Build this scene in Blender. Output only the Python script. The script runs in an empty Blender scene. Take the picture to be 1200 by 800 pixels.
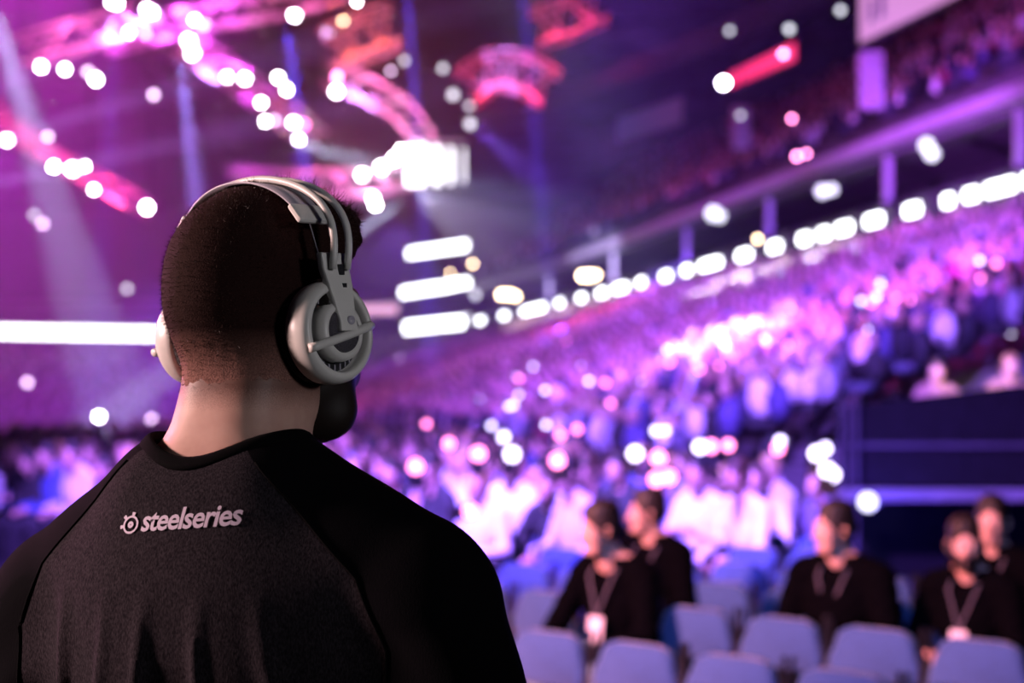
import bpy, bmesh, math, random
import numpy as np
from mathutils import Vector, Matrix, noise
from mathutils.bvhtree import BVHTree
random.seed(7); RNG = np.random.default_rng(7)
R = math.radians
S = bpy.context.scene
COL = S.collection

# ------------------------------------------------------------------ camera, world, exposure, lights
CAMZ = 1.80                       # eye height of the photographer, on the same low riser as the man
FPX, YH = 1667.0, 470.0           # focal length in pixels of a 1200 px frame, horizon row
def at(x, y, d):                  # point of the hall seen at pixel x, y and d metres away
    return Vector(((x-600)*d/FPX, d, CAMZ+(YH-y)*d/FPX))
cam_d = bpy.data.cameras.new('camera'); cam = bpy.data.objects.new('camera', cam_d); COL.objects.link(cam)
cam.location = (0, 0, CAMZ); cam.rotation_euler = (R(90), 0, 0)
cam_d.lens = 50; cam_d.sensor_width = 36; cam_d.shift_y = (YH-400)/1200
cam_d.clip_start = .05; cam_d.clip_end = 400
cam_d.dof.use_dof = True; cam_d.dof.focus_distance = 1.33; cam_d.dof.aperture_fstop = 3.5
S.camera = cam
w = bpy.data.worlds.new('world'); S.world = w; w.use_nodes = True
w.node_tree.nodes['Background'].inputs[0].default_value = (.12, .03, .3, 1)
w.node_tree.nodes['Background'].inputs[1].default_value = .004
vs = S.view_settings; vs.view_transform = 'Standard'; vs.look = 'None'; vs.gamma = 1; vs.exposure = 0; vs.use_curve_mapping = False
cy = S.cycles
cy.max_bounces = 3; cy.diffuse_bounces = 1; cy.glossy_bounces = 2; cy.transmission_bounces = 2; cy.volume_bounces = 0
cy.transparent_max_bounces = 6; cy.sample_clamp_indirect = 4; cy.use_denoising = True; cy.caustics_reflective = False; cy.caustics_refractive = False

def light(name, kind, loc, power, col, aim=None, spot=40, blend=.5, size=.15, sy=None):
    d = bpy.data.lights.new(name, kind); d.energy = power; d.color = col
    if kind == 'AREA':
        d.shape = 'RECTANGLE'; d.size = size; d.size_y = sy or size
    else: d.shadow_soft_size = size
    if kind == 'SPOT': d.spot_size = R(spot); d.spot_blend = blend
    o = bpy.data.objects.new(name, d); COL.objects.link(o); o.location = loc
    if aim is not None: o.rotation_euler = (Vector(aim)-Vector(loc)).to_track_quat('-Z', 'Y').to_euler()
    return o
# light on the man with the headphones: the stage wash from the far left, an added fill at the ear cup
light('stage_wash_on_man', 'SPOT', (-5.0, 1.02, 2.9), 1700, (1, .66, .62), (-.3, 1.4, 1.72), 30, .6, .3)
light('stage_rim_on_man', 'SPOT', (-4.5, 4.5, 3.2), 700, (1, .32, .6), (-.3, 1.4, 1.8), 22, .6, .3)
light('ear_cup_fill', 'SPOT', (2.3, -.65, 2.35), 330, (.95, .93, 1), (-.17, 1.33, 1.90), 9, .9, .4)  # unseen fill, added to lighten the near ear cup
# light on the near seats and the men in them
light('stage_wash_on_seats', 'SPOT', (-5, 3.4, 4.6), 10500, (1, .32, .36), (1.3, 7.1, .9), 34, .7, .3)
light('house_wash_on_seats', 'SPOT', (-1.5, -1.5, 6.0), 2600, (.25, .34, 1), (1.1, 6.2, .6), 28, .8, .6)
# violet washes over the audience
light('audience_wash', 'SPOT', (-4, 5.0, 9.5), 60000, (.30, .12, 1), (.2, 14.5, .8), 56, .6, .5)
light('audience_wash', 'SPOT', (2.0, 14.5, 10.5), 72000, (.30, .085, 1), (6, 34, 1.8), 58, .7, .6)
light('audience_wash', 'SPOT', (3, 31, 13), 40000, (.25, .08, 1), (4, 60, 2.0), 42, .7, .6)
light('audience_white_wash', 'SPOT', (-3, 16, 12), 160000, (.6, .62, 1), (4.3, 26, 2.2), 11, .9, .5)
light('audience_white_wash', 'SPOT', (-7, 8, 10), 9000, (.4, .38, 1), (1.2, 13, 1), 26, .9, .5)
light('audience_magenta_wash', 'SPOT', (-2, 14, 12), 15000, (.8, .04, .5), (7, 24, 2.2), 26, .8, .5)
light('upper_stand_wash', 'SPOT', (-2, 26, 6), 1500, (.4, .10, .9), (14, 45, 12), 40, .8, .6)
light('fascia_wash', 'SPOT', (1.0, 27, 6.5), 26000, (.55, .10, 1), (12, 40, 9.6), 32, .9, .4)  # unseen spot, added to brighten the violet of the fascia
# coloured floods around the stage that light the haze
HAZE = [((-15, 47, 19), (-21, 48, 0), 98, 80000, (.66, .04, .70)), ((-9, 43, 17), (-13, 43, 0), 74, 30000, (.66, .05, .70)), ((-22, 52, 8), (-26, 52, 4), 150, 26000, (.26, .06, .95)),
        ((-12, 62, 8), (-14, 60, 0), 120, 44000, (.24, .05, 1)), ((-14, 33, 15), (-15, 34, 4), 110, 7000, (.6, .12, .95)), ((-6, 80, 12), (-10, 80, 0), 120, 12000, (.26, .08, .9)), ((-26, 70, 16), (-30, 70, 0), 130, 24000, (.52, .04, .72))]
for p, q, sp, e, c in HAZE: light('stage_flood', 'SPOT', p, e, c, q, sp, .8, .3)

# ------------------------------------------------------------------ materials
def mat(name, col, rough=.6, metal=0, spec=.5, emit=None, strength=0, nz=0, nscale=20, bump=0, sheen=0):
    m = bpy.data.materials.new(name); m.use_nodes = True; nt = m.node_tree; b = nt.nodes['Principled BSDF']
    b.inputs['Base Color'].default_value = (*col, 1); b.inputs['Roughness'].default_value = rough
    b.inputs['Metallic'].default_value = metal; b.inputs['Specular IOR Level'].default_value = spec
    if sheen: b.inputs['Sheen Weight'].default_value = sheen
    if emit is not None:
        b.inputs['Emission Color'].default_value = (*emit, 1); b.inputs['Emission Strength'].default_value = strength
        m.cycles.emission_sampling = 'NONE'
    if nz or bump:
        tc = nt.nodes.new('ShaderNodeTexCoord'); n = nt.nodes.new('ShaderNodeTexNoise')
        n.inputs['Scale'].default_value = nscale; n.inputs['Detail'].default_value = 4
        nt.links.new(tc.outputs['Object'], n.inputs['Vector'])
        if nz:
            r = nt.nodes.new('ShaderNodeValToRGB')
            r.color_ramp.elements[0].position = .3; r.color_ramp.elements[1].position = .7
            r.color_ramp.elements[0].color = (*[c*(1-nz) for c in col], 1)
            r.color_ramp.elements[1].color = (*[min(1, c*(1+nz)) for c in col], 1)
            nt.links.new(n.outputs['Fac'], r.inputs['Fac']); nt.links.new(r.outputs['Color'], b.inputs['Base Color'])
        if bump:
            bp = nt.nodes.new('ShaderNodeBump'); bp.inputs['Strength'].default_value = bump; bp.inputs['Distance'].default_value = .01
            nt.links.new(n.outputs['Fac'], bp.inputs['Height']); nt.links.new(bp.outputs['Normal'], b.inputs['Normal'])
    return m
M = {}
M['floor'] = mat('dark concrete floor', (.03, .028, .035), .6, nz=.4, nscale=3)
M['black'] = mat('matt black paint', (.005, .0045, .006), .8, spec=.08, nz=.3, nscale=8)
M['wall'] = mat('dark painted wall', (.04, .035, .045), .8, spec=.1, nz=.3, nscale=2)
M['conc'] = mat('stand concrete', (.10, .09, .11), .8, nz=.3, nscale=2)
M['fascia'] = mat('painted fascia', (.42, .36, .45), .5, nz=.15, nscale=4)
M['alu'] = mat('truss aluminium', (.75, .75, .77), .35, .3)
M['case'] = mat('lamp housing', (.02, .02, .022), .4)
M['white_p'] = mat('white plastic', (.80, .78, .74), .34, nz=.04, nscale=30)
M['grey_p'] = mat('grey plastic', (.48, .45, .53), .4)
M['dark_p'] = mat('black plastic', (.02, .02, .024), .4)
M['mesh_p'] = mat('dark speaker mesh', (.10, .09, .11), .5, nz=.7, nscale=900, bump=.6)
M['pad'] = mat('black ear cushion', (.012, .012, .014), .75, bump=.3, nscale=300)
M['chair_f'] = mat('blue grey seat fabric', (.026, .07, .22), .9, nz=.18, nscale=60, bump=.2, sheen=.3)
M['chair_s'] = mat('dark seat underside', (.02, .018, .03), .6)
M['chair_m'] = mat('chair steel', (.04, .04, .05), .35, .6)
def crop_material():
    m = mat('cropped brown hair', (.03, .012, .010), .8, spec=.08); nt = m.node_tree; N = nt.nodes; L = nt.links; b = N['Principled BSDF']
    tc = N.new('ShaderNodeTexCoord'); sp = N.new('ShaderNodeSeparateXYZ'); L.new(tc.outputs['Object'], sp.inputs[0])
    mr = N.new('ShaderNodeMapRange'); mr.inputs[1].default_value = 1.628; mr.inputs[2].default_value = 1.575; L.new(sp.outputs[2], mr.inputs[0])
    n = N.new('ShaderNodeTexNoise'); n.inputs['Scale'].default_value = 700; n.inputs['Detail'].default_value = 2; L.new(tc.outputs['Object'], n.inputs['Vector'])
    ml = N.new('ShaderNodeMath'); ml.operation = 'MULTIPLY'; L.new(mr.outputs[0], ml.inputs[0]); L.new(n.outputs['Fac'], ml.inputs[1])
    m2 = N.new('ShaderNodeMath'); m2.operation = 'MULTIPLY'; m2.inputs[1].default_value = 1.5; m2.use_clamp = True; L.new(ml.outputs[0], m2.inputs[0])
    mx = N.new('ShaderNodeMix'); mx.data_type = 'RGBA'; L.new(m2.outputs[0], mx.inputs['Factor']); mx.inputs[6].default_value = (.022, .008, .007, 1); mx.inputs[7].default_value = (.34, .17, .14, 1)
    L.new(mx.outputs[2], b.inputs['Base Color'])
    bp = N.new('ShaderNodeBump'); bp.inputs['Strength'].default_value = .6; bp.inputs['Distance'].default_value = .0015; L.new(n.outputs['Fac'], bp.inputs['Height']); L.new(bp.outputs[0], b.inputs['Normal'])
    return m
M['crop'] = crop_material()
M['strand'] = mat('brown hair strands', (.05, .022, .016), .5)
M['hair'] = mat('dark brown hair', (.014, .008, .007), .55)
M['jacket'] = mat('black jacket', (.0014, .0013, .002), .9, spec=.02)
M['denim'] = mat('pale blue denim', (.16, .26, .32), .9, nz=.3, nscale=50)
M['trouser'] = mat('dark trousers', (.012, .012, .018), .85)
M['shoe'] = mat('black shoe', (.01, .01, .01), .5)
M['skinp'] = mat('light skin', (.55, .33, .27), .55, nz=.1, nscale=25)
M['badge'] = mat('white badge card', (.75, .7, .75), .4)
M['strap'] = mat('grey lanyard', (.10, .09, .12), .7)
M['seam'] = mat('black collar rib', (.003, .0028, .0035), .95, spec=.05, nz=.3, nscale=400)
M['eye'] = mat('eye white', (.7, .68, .66), .2); M['iris'] = mat('dark iris', (.03, .02, .015), .2)
M['lip'] = mat('lip skin', (.42, .18, .16), .5)
def emitter(name, col, s): return mat(name, (.1, .1, .1), .3, emit=col, strength=s)
E = {'white': emitter('white lamp lens', (1, .95, 1), 42), 'dim': emitter('dim lamp lens', (.9, .6, .95), 7),
     'grey': emitter('grey lamp lens', (.75, .75, .85), 3.2), 'pink': emitter('pink lamp lens', (1, .25, .6), 18), 'warm': emitter('warm lamp lens', (1, .72, .42), 22),
     'led': emitter('white display panel', (.95, .97, 1), 9), 'ledpink': emitter('pink display panel', (1, .5, .75), 1.6),
     'red': emitter('red display panel', (1, .03, .17), 1.3), 'phone': emitter('phone light', (.9, .92, 1), 26), 'phone_sparkle': emitter('dim sparkle light', (.75, .65, 1), 7), 'phonep': emitter('pink phone screen', (1, .2, .5), 8),
     'magenta': emitter('magenta display panel', (.75, .02, .42), .75), 'lav': emitter('lavender backlit sign', (.72, .30, .68), .9), 'blue': emitter('blue display panel', (.06, .12, .5), .14)}
def shirt_material():
    m = bpy.data.materials.new('heather jersey'); m.use_nodes = True; nt = m.node_tree; N = nt.nodes; L = nt.links
    b = N['Principled BSDF']; b.inputs['Roughness'].default_value = .95; b.inputs['Specular IOR Level'].default_value = .05
    
    tc = N.new('ShaderNodeTexCoord'); sx = N.new('ShaderNodeSeparateXYZ'); L.new(tc.outputs['Object'], sx.inputs[0])
    def mth(op, a, c, cl=False):
        n = N.new('ShaderNodeMath'); n.operation = op; n.use_clamp = cl
        for i, v in enumerate((a, c)):
            if v is None: continue
            if isinstance(v, (int, float)): n.inputs[i].default_value = v
            else: L.new(v, n.inputs[i])
        return n.outputs[0]
    ax = mth('ABSOLUTE', sx.outputs[0], None)
    dz = mth('SUBTRACT', 1.52, sx.outputs[2])
    seam = mth('MINIMUM', mth('MINIMUM', mth('ADD', mth('MULTIPLY', dz, SEAMK), SEAM0), mth('ADD', mth('MULTIPLY', dz, .42), .118)), SEAM1)
    panel = mth('MULTIPLY', mth('SUBTRACT', seam, ax), 900, True)
    vm = N.new('ShaderNodeVectorMath'); vm.operation = 'MULTIPLY'; vm.inputs[1].default_value = (1.0, 1.0, .35); L.new(tc.outputs['Object'], vm.inputs[0])
    n1 = N.new('ShaderNodeTexNoise'); n1.inputs['Scale'].default_value = 850; n1.inputs['Detail'].default_value = 3; L.new(vm.outputs[0], n1.inputs['Vector'])
    r1 = N.new('ShaderNodeValToRGB'); r1.color_ramp.elements[0].position = .36; r1.color_ramp.elements[1].position = .68
    r1.color_ramp.elements[0].color = (.010, .008, .011, 1); r1.color_ramp.elements[1].color = (.042, .034, .042, 1)
    L.new(n1.outputs['Fac'], r1.inputs['Fac'])
    mx = N.new('ShaderNodeMix'); mx.data_type = 'RGBA'; L.new(panel, mx.inputs['Factor'])
    mx.inputs[6].default_value = (.0035, .003, .0045, 1); L.new(r1.outputs[0], mx.inputs[7]); L.new(mx.outputs[2], b.inputs['Base Color'])
    bp = N.new('ShaderNodeBump'); bp.inputs['Strength'].default_value = .25; bp.inputs['Distance'].default_value = .002
    L.new(n1.outputs['Fac'], bp.inputs['Height']); L.new(bp.outputs[0], b.inputs['Normal'])
    return m
SEAMK, SEAM0, SEAM1 = 1.0, .052, .192
M['shirt'] = shirt_material()
M['print'] = mat('pale lilac print', (.62, .52, .66), .7)
def hero_skin():
    m = mat('neck skin with stubble', (.62, .36, .29), .5, spec=.35); nt = m.node_tree; N = nt.nodes; L = nt.links; b = N['Principled BSDF']
    b.inputs['Subsurface Weight'].default_value = .08; b.inputs['Subsurface Radius'].default_value = (.01, .004, .002)
    tc = N.new('ShaderNodeTexCoord'); n = N.new('ShaderNodeTexNoise'); n.inputs['Scale'].default_value = 60; L.new(tc.outputs['Object'], n.inputs['Vector'])
    r = N.new('ShaderNodeValToRGB'); r.color_ramp.elements[0].color = (.50, .27, .22, 1); r.color_ramp.elements[1].color = (.66, .41, .34, 1)
    L.new(n.outputs['Fac'], r.inputs[0])
    # shaved hair below the hairline, fading out down the nape
    sp = N.new('ShaderNodeSeparateXYZ'); L.new(tc.outputs['Object'], sp.inputs[0])
    mr = N.new('ShaderNodeMapRange'); mr.inputs[1].default_value = 1.548; mr.inputs[2].default_value = 1.582; L.new(sp.outputs[2], mr.inputs[0])
    n2 = N.new('ShaderNodeTexNoise'); n2.inputs['Scale'].default_value = 900; L.new(tc.outputs['Object'], n2.inputs['Vector'])
    ad = N.new('ShaderNodeMath'); ad.operation = 'MULTIPLY_ADD'; ad.inputs[1].default_value = 1.6; L.new(mr.outputs[0], ad.inputs[0])
    sb = N.new('ShaderNodeMath'); sb.operation = 'SUBTRACT'; sb.inputs[1].default_value = .68; L.new(n2.outputs['Fac'], sb.inputs[0]); L.new(sb.outputs[0], ad.inputs[2]); ad.use_clamp = True
    mx = N.new('ShaderNodeMix'); mx.data_type = 'RGBA'; L.new(ad.outputs[0], mx.inputs['Factor']); L.new(r.outputs[0], mx.inputs[6]); mx.inputs[7].default_value = (.20, .10, .08, 1)
    L.new(mx.outputs[2], b.inputs['Base Color'])
    return m
M['skin'] = hero_skin()
def objcol_material(name):
    m = bpy.data.materials.new(name); m.use_nodes = True; nt = m.node_tree; oi = nt.nodes.new('ShaderNodeObjectInfo')
    nt.links.new(oi.outputs['Color'], nt.nodes['Principled BSDF'].inputs['Base Color']); nt.nodes['Principled BSDF'].inputs['Roughness'].default_value = .85
    return m
M['cloth_any'] = objcol_material('audience cloth')
def attr_material(name):
    m = bpy.data.materials.new(name); m.use_nodes = True; nt = m.node_tree; a = nt.nodes.new('ShaderNodeAttribute'); a.attribute_name = 'Col'
    nt.links.new(a.outputs['Color'], nt.nodes['Principled BSDF'].inputs['Base Color']); nt.nodes['Principled BSDF'].inputs['Roughness'].default_value = .8
    return m
M['crowd'] = attr_material('crowd cloth and skin')

# ------------------------------------------------------------------ object helpers
def link(name, me, m=None, parent=None, smooth=False):
    o = bpy.data.objects.new(name, me); COL.objects.link(o)
    if m is not None:
        for x in (m if isinstance(m, (list, tuple)) else [m]): me.materials.append(x)
    if parent is not None: o.parent = parent
    if smooth: me.polygons.foreach_set('use_smooth', [True]*len(me.polygons))
    return o
def tag(o, label=None, cat=None, group=None, kind=None):
    if label: o['label'] = label
    if cat: o['category'] = cat
    if group: o['group'] = group
    if kind: o['kind'] = kind
    return o
def empty(name, loc=(0, 0, 0), rz=0, **k):
    o = bpy.data.objects.new(name, None); COL.objects.link(o); o.location = loc; o.rotation_euler = (0, 0, rz); o.empty_display_size = .1
    return tag(o, **k)
class MB:
    """collects shapes into one mesh"""
    def __init__(s): s.v = []; s.f = []; s.mi = []
    def add(s, v, f, mi=0):
        n = len(s.v); s.v += [tuple(x) for x in v]; s.f += [tuple(i+n for i in q) for q in f]; s.mi += [mi]*len(f); return s
    def box(s, c, d, rot=None, mi=0):
        c = Vector(c); h = Vector(d)/2
        vs_ = [Vector((sx*h.x, sy*h.y, sz*h.z)) for sz in (-1, 1) for sy in (-1, 1) for sx in (-1, 1)]
        if rot is not None: vs_ = [rot @ v for v in vs_]
        return s.add([c+v for v in vs_], [(0, 2, 3, 1), (4, 5, 7, 6), (0, 1, 5, 4), (2, 6, 7, 3), (0, 4, 6, 2), (1, 3, 7, 5)], mi)
    def tube(s, pts, r, n=8, mi=0, cap=True, closed=False, flat=1.0, up=None):
        pts = [Vector(p) for p in pts]; m = len(pts); rs = r if isinstance(r, (list, tuple)) else [r]*m; V = []; F = []
        for i, p in enumerate(pts):
            a = pts[(i-1) % m] if (i or closed) else p; b = pts[(i+1) % m] if (i < m-1 or closed) else p
            t = (b-a).normalized(); u0 = up if up is not None else (Vector((0, 0, 1)) if abs(t.z) < .95 else Vector((1, 0, 0)))
            s1 = t.cross(u0).normalized(); s2 = s1.cross(t).normalized()
            for k in range(n):
                an = 2*math.pi*k/n; V.append(p+s1*(rs[i]*math.cos(an))+s2*(rs[i]*flat*math.sin(an)))
        for i in range(m if closed else m-1):
            j = (i+1) % m
            for k in range(n): F.append((i*n+k, i*n+(k+1) % n, j*n+(k+1) % n, j*n+k))
        if cap and not closed: F.append(tuple(range(n-1, -1, -1))); F.append(tuple((m-1)*n+k for k in range(n)))
        return s.add(V, F, mi)
    def lathe(s, prof, M4=None, n=32, mi=0):          # prof: (radius, height) about local z
        V = []; F = []; M4 = M4 or Matrix()
        for r, z in prof:
            for k in range(n): a = 2*math.pi*k/n; V.append(M4 @ Vector((r*math.cos(a), r*math.sin(a), z)))
        for i in range(len(prof)-1):
            for k in range(n): F.append((i*n+k, i*n+(k+1) % n, (i+1)*n+(k+1) % n, (i+1)*n+k))
        F.append(tuple(range(n-1, -1, -1))); F.append(tuple((len(prof)-1)*n+k for k in range(n)))
        return s.add(V, F, mi)
    def build(s, name, m, parent=None, smooth=False, bevel=0):
        me = bpy.data.meshes.new(name); me.from_pydata(s.v, [], s.f); me.validate()
        if len(me.polygons) == len(s.mi): me.polygons.foreach_set('material_index', s.mi)
        bm = bmesh.new(); bm.from_mesh(me); bmesh.ops.recalc_face_normals(bm, faces=bm.faces)
        if bevel: bmesh.ops.bevel(bm, geom=bm.edges[:], offset=bevel, segments=2, affect='EDGES', profile=.6)
        bm.to_mesh(me); bm.free()
        return link(name, me, m, parent, smooth)
def copy_tree(o, parent=None):
    c = o.copy(); COL.objects.link(c); c.parent = parent
    for ch in list(o.children): copy_tree(ch, c)
    return c

# ------------------------------------------------------------------ organic shapes: distance fields and surface nets
def d_ell(P, c, r):
    q = (P-np.array(c, dtype=np.float32)); r = np.array(r, dtype=np.float32)
    k0 = np.sqrt(((q/r)**2).sum(-1))+1e-9; k1 = np.sqrt(((q/(r*r))**2).sum(-1))+1e-9
    return k0*(k0-1)/k1
def d_cone(P, a, b, r1, r2):
    a = np.array(a, dtype=np.float32); b = np.array(b, dtype=np.float32); ba = b-a; q = P-a
    t = np.clip((q*ba).sum(-1)/max(1e-9, float((ba*ba).sum())), 0, 1)
    return np.sqrt(((q-t[..., None]*ba)**2).sum(-1))-(r1+(r2-r1)*t)
def smin(a, b, k):
    h = np.clip(.5+.5*(b-a)/k, 0, 1); return b+(a-b)*h-k*h*(1-h)
class Field:
    """list of rounded primitives, each ('e', centre, radii) or ('c', a, b, r1, r2), joined smoothly"""
    def __init__(s, prims, k=.03): s.p = prims; s.k = k
    def one(s, P, p): return d_ell(P, p[1], p[2]) if p[0] == 'e' else d_cone(P, *p[1:5])
    def __call__(s, P):
        d = None
        for p in s.p:
            e = s.one(P, p); k = p[5] if p[0] == 'c' and len(p) > 5 else (p[3] if p[0] == 'e' and len(p) > 3 else s.k)
            d = e if d is None else smin(d, e, k)
        return d
def nets(f, lo, hi, h):
    lo = np.array(lo, dtype=np.float32); n = np.ceil((np.array(hi)-lo)/h).astype(int)+1
    ax = [lo[i]+h*np.arange(n[i], dtype=np.float32) for i in range(3)]
    D = np.empty(n, dtype=np.float32); step = max(1, int(300000/(n[1]*n[2])))
    for i in range(0, n[0], step):
        X, Y, Z = np.meshgrid(ax[0][i:i+step], ax[1], ax[2], indexing='ij'); D[i:i+step] = f(np.stack([X, Y, Z], -1))
    ins = D < 0
    c = [ins[a:n[0]-1+a, b:n[1]-1+b, d:n[2]-1+d] for a in (0, 1) for b in (0, 1) for d in (0, 1)]
    cnt = sum(x.astype(np.int8) for x in c); act = (cnt > 0) & (cnt < 8)
    idx = np.full(act.shape, -1, dtype=np.int64); I = np.argwhere(act); idx[act] = np.arange(len(I))
    acc = np.zeros((len(I), 3)); num = np.zeros(len(I))
    corners = [(a, b, d) for a in (0, 1) for b in (0, 1) for d in (0, 1)]
    for p in range(8):
        for q in range(p+1, 8):
            A, B = np.array(corners[p]), np.array(corners[q])
            if abs(A-B).sum() != 1: continue
            ia = I+A; ib = I+B; da = D[ia[:, 0], ia[:, 1], ia[:, 2]]; db = D[ib[:, 0], ib[:, 1], ib[:, 2]]
            s = (da < 0) != (db < 0); t = np.where(s, da/np.where(s, da-db, 1), 0)
            acc += np.where(s[:, None], A+t[:, None]*(B-A), 0); num += s
    V = lo+h*(I+acc/np.maximum(num, 1)[:, None]); F = []
    for a in range(3):
        b, d = (a+1) % 3, (a+2) % 3
        sl0 = [slice(None)]*3; sl1 = [slice(None)]*3; sl0[a] = slice(0, -1); sl1[a] = slice(1, None)
        e0, e1 = ins[tuple(sl0)], ins[tuple(sl1)]; E_ = np.argwhere(e0 != e1)
        if not len(E_): continue
        E_ = E_[(E_[:, b] > 0) & (E_[:, d] > 0) & (E_[:, b] < n[b]-1) & (E_[:, d] < n[d]-1)]
        o = []
        for db_, dd in ((1, 1), (0, 1), (0, 0), (1, 0)):
            g = E_.copy(); g[:, b] -= db_; g[:, d] -= dd; o.append(idx[g[:, 0], g[:, 1], g[:, 2]])
        q = np.stack(o, 1); fl = e0[E_[:, 0], E_[:, 1], E_[:, 2]]; q = np.where(fl[:, None], q, q[:, ::-1]); F.append(q)
    F = np.concatenate(F); F = F[(F >= 0).all(1)]
    return V, F
def np_mesh(name, V, F, m=None, parent=None, mi=None, smooth=True):
    me = bpy.data.meshes.new(name); k = F.shape[1]
    me.vertices.add(len(V)); me.vertices.foreach_set('co', np.asarray(V, dtype=np.float32).ravel())
    me.loops.add(len(F)*k); me.loops.foreach_set('vertex_index', F.ravel().astype(np.int32))
    me.polygons.add(len(F)); me.polygons.foreach_set('loop_start', np.arange(0, len(F)*k, k, dtype=np.int32))
    me.polygons.foreach_set('loop_total', np.full(len(F), k, dtype=np.int32))
    if mi is not None: me.polygons.foreach_set('material_index', np.asarray(mi, dtype=np.int32))
    me.update(); me.validate()
    if smooth: me.polygons.foreach_set('use_smooth', [True]*len(me.polygons))
    return link(name, me, m, parent)
def sub_faces(V, F, keep):
    F = F[keep]; u, inv = np.unique(F, return_inverse=True); return V[u], inv.reshape(F.shape)
def rotz(v, a, o=(0, 0, 0)):
    c, s = math.cos(a), math.sin(a); x, y = v[0]-o[0], v[1]-o[1]; return (o[0]+c*x-s*y, o[1]+s*x+c*y, v[2])

def hand_prims(wr, d, palmn, side, curl=.5, size=1.0):
    """wrist point, direction of the fingers, palm normal; five fingers"""
    wr = Vector(wr); d = Vector(d).normalized(); pn = Vector(palmn); pn = (pn-d*pn.dot(d)).normalized(); s = d.cross(pn).normalized()*side
    out = []
    pc = wr+d*.045*size
    for k in (-1, 0, 1): out.append(('c', tuple(wr+s*k*.014*size), tuple(wr+d*.085*size+s*k*.026*size), .017*size, .013*size, .008))
    for k, (off, ln) in enumerate(((-.03, .066), (-.010, .080), (.010, .076), (.03, .060))):
        p = wr+d*.088*size+s*off*size; a = 0; L_ = ln*size/3; r = .0088*size
        for q in range(3):
            a += curl*(.7 if q == 0 else .9); nd = d*math.cos(a)+pn*math.sin(a); e = p+nd*L_*(1.15-.15*q)
            out.append(('c', tuple(p), tuple(e), r, r*.92, .003)); p = e; r *= .92
    p = wr+d*.02*size-s*.022*size
    e = p+(d*.6-s*.75+pn*.25).normalized()*.042*size; e2 = e+(d*.85-s*.25+pn*.35).normalized()*.034*size
    out += [('c', tuple(p), tuple(e), .014*size, .010*size, .006), ('c', tuple(e), tuple(e2), .010*size, .008*size, .003)]
    return out
def head_prims(o, yaw=0, tilt=0, s=1.0):
    """head about the ear axis o; face towards +Y turned by yaw"""
    rot = Matrix.Rotation(yaw, 3, 'Z') @ Matrix.Rotation(tilt, 3, 'X'); O = Vector(o)
    def T(v): return tuple(O+rot @ (Vector(v)*s))
    P = [('E', (0, -.014, .048), (.067, .089, .086)), ('E', (0, -.040, .015), (.057, .058, .062)), ('E', (0, .045, .010), (.058, .050, .075)), ('E', (0, .036, -.045), (.054, .052, .045)),
         ('C', (-.03, .052, -.078), (.03, .052, -.078), .022, .022), ('C', (0, .072, -.085), (0, .085, -.083), .020, .016),
         ('C', (0, .092, .022), (0, .110, -.015), .009, .013), ('C', (-.008, .102, -.02), (.008, .102, -.02), .010, .010),
         ('C', (-.042, .080, .032), (.042, .080, .032), .012, .012), ('C', (-.04, .07, -.012), (-.05, .05, -.02), .018, .016), ('C', (.04, .07, -.012), (.05, .05, -.02), .018, .016),
         ('C', (-.018, .091, -.045), (.018, .091, -.045), .009, .009)]
    out = []
    for p in P:
        if p[0] == 'E': out.append(('r', O, rot.transposed(), tuple(v*s for v in p[1]), tuple(v*s for v in p[2]), .02*s))
        else: out.append(('c', T(p[1]), T(p[2]), p[3]*s, p[4]*s, .010*s))
    for sd in (-1, 1):   # ears: a rim of four short rounded strokes
        pts = [(.074, .006, -.024), (.082, -.004, -.010), (.088, -.014, .014), (.084, -.008, .030), (.076, .006, .024)]
        for a, b in zip(pts, pts[1:]): out.append(('c', T((a[0]*sd, a[1], a[2])), T((b[0]*sd, b[1], b[2])), .007*s, .007*s, .006*s))
    return out, T
def Rone(self, P, p):
    if p[0] == 'e': return d_ell(P, p[1], p[2])
    if p[0] == 'r':                                # ellipsoid in a turned frame
        m = np.array(p[2], dtype=np.float32); q = (P-np.array(p[1], dtype=np.float32)) @ m.T
        return d_ell(q, p[3], p[4])
    return d_cone(P, *p[1:5])
Field.one = Rone
_old = Field.__call__
def _call(s, P):
    d = None
    for p in s.p:
        e = s.one(P, p); k = p[5] if len(p) > 5 and p[0] in 'cr' else s.k
        d = e if d is None else smin(d, e, k)
    return d
Field.__call__ = _call

# ------------------------------------------------------------------ the hall
tag(MB().box((0, 50, -.1), (170, 170, .2)).build('floor', M['floor']), kind='structure')
riser = empty('camera_riser', (0, 0, 0)); tag(riser, 'low black riser the man with headphones stands on', 'riser')
MB().box((-.2, .5, .225), (2.6, 2.9, .03)).build('deck', M['black'], riser)
for sx in (-1.4, 1.0):
    for sy in (-.85, 1.85): MB().box((sx, sy, .105), (.06, .06, .21)).build('leg', M['chair_m'], riser)
MB().box((-.2, 1.93, .1), (2.6, .02, .2)).build('skirt', M['black'], riser)

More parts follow.
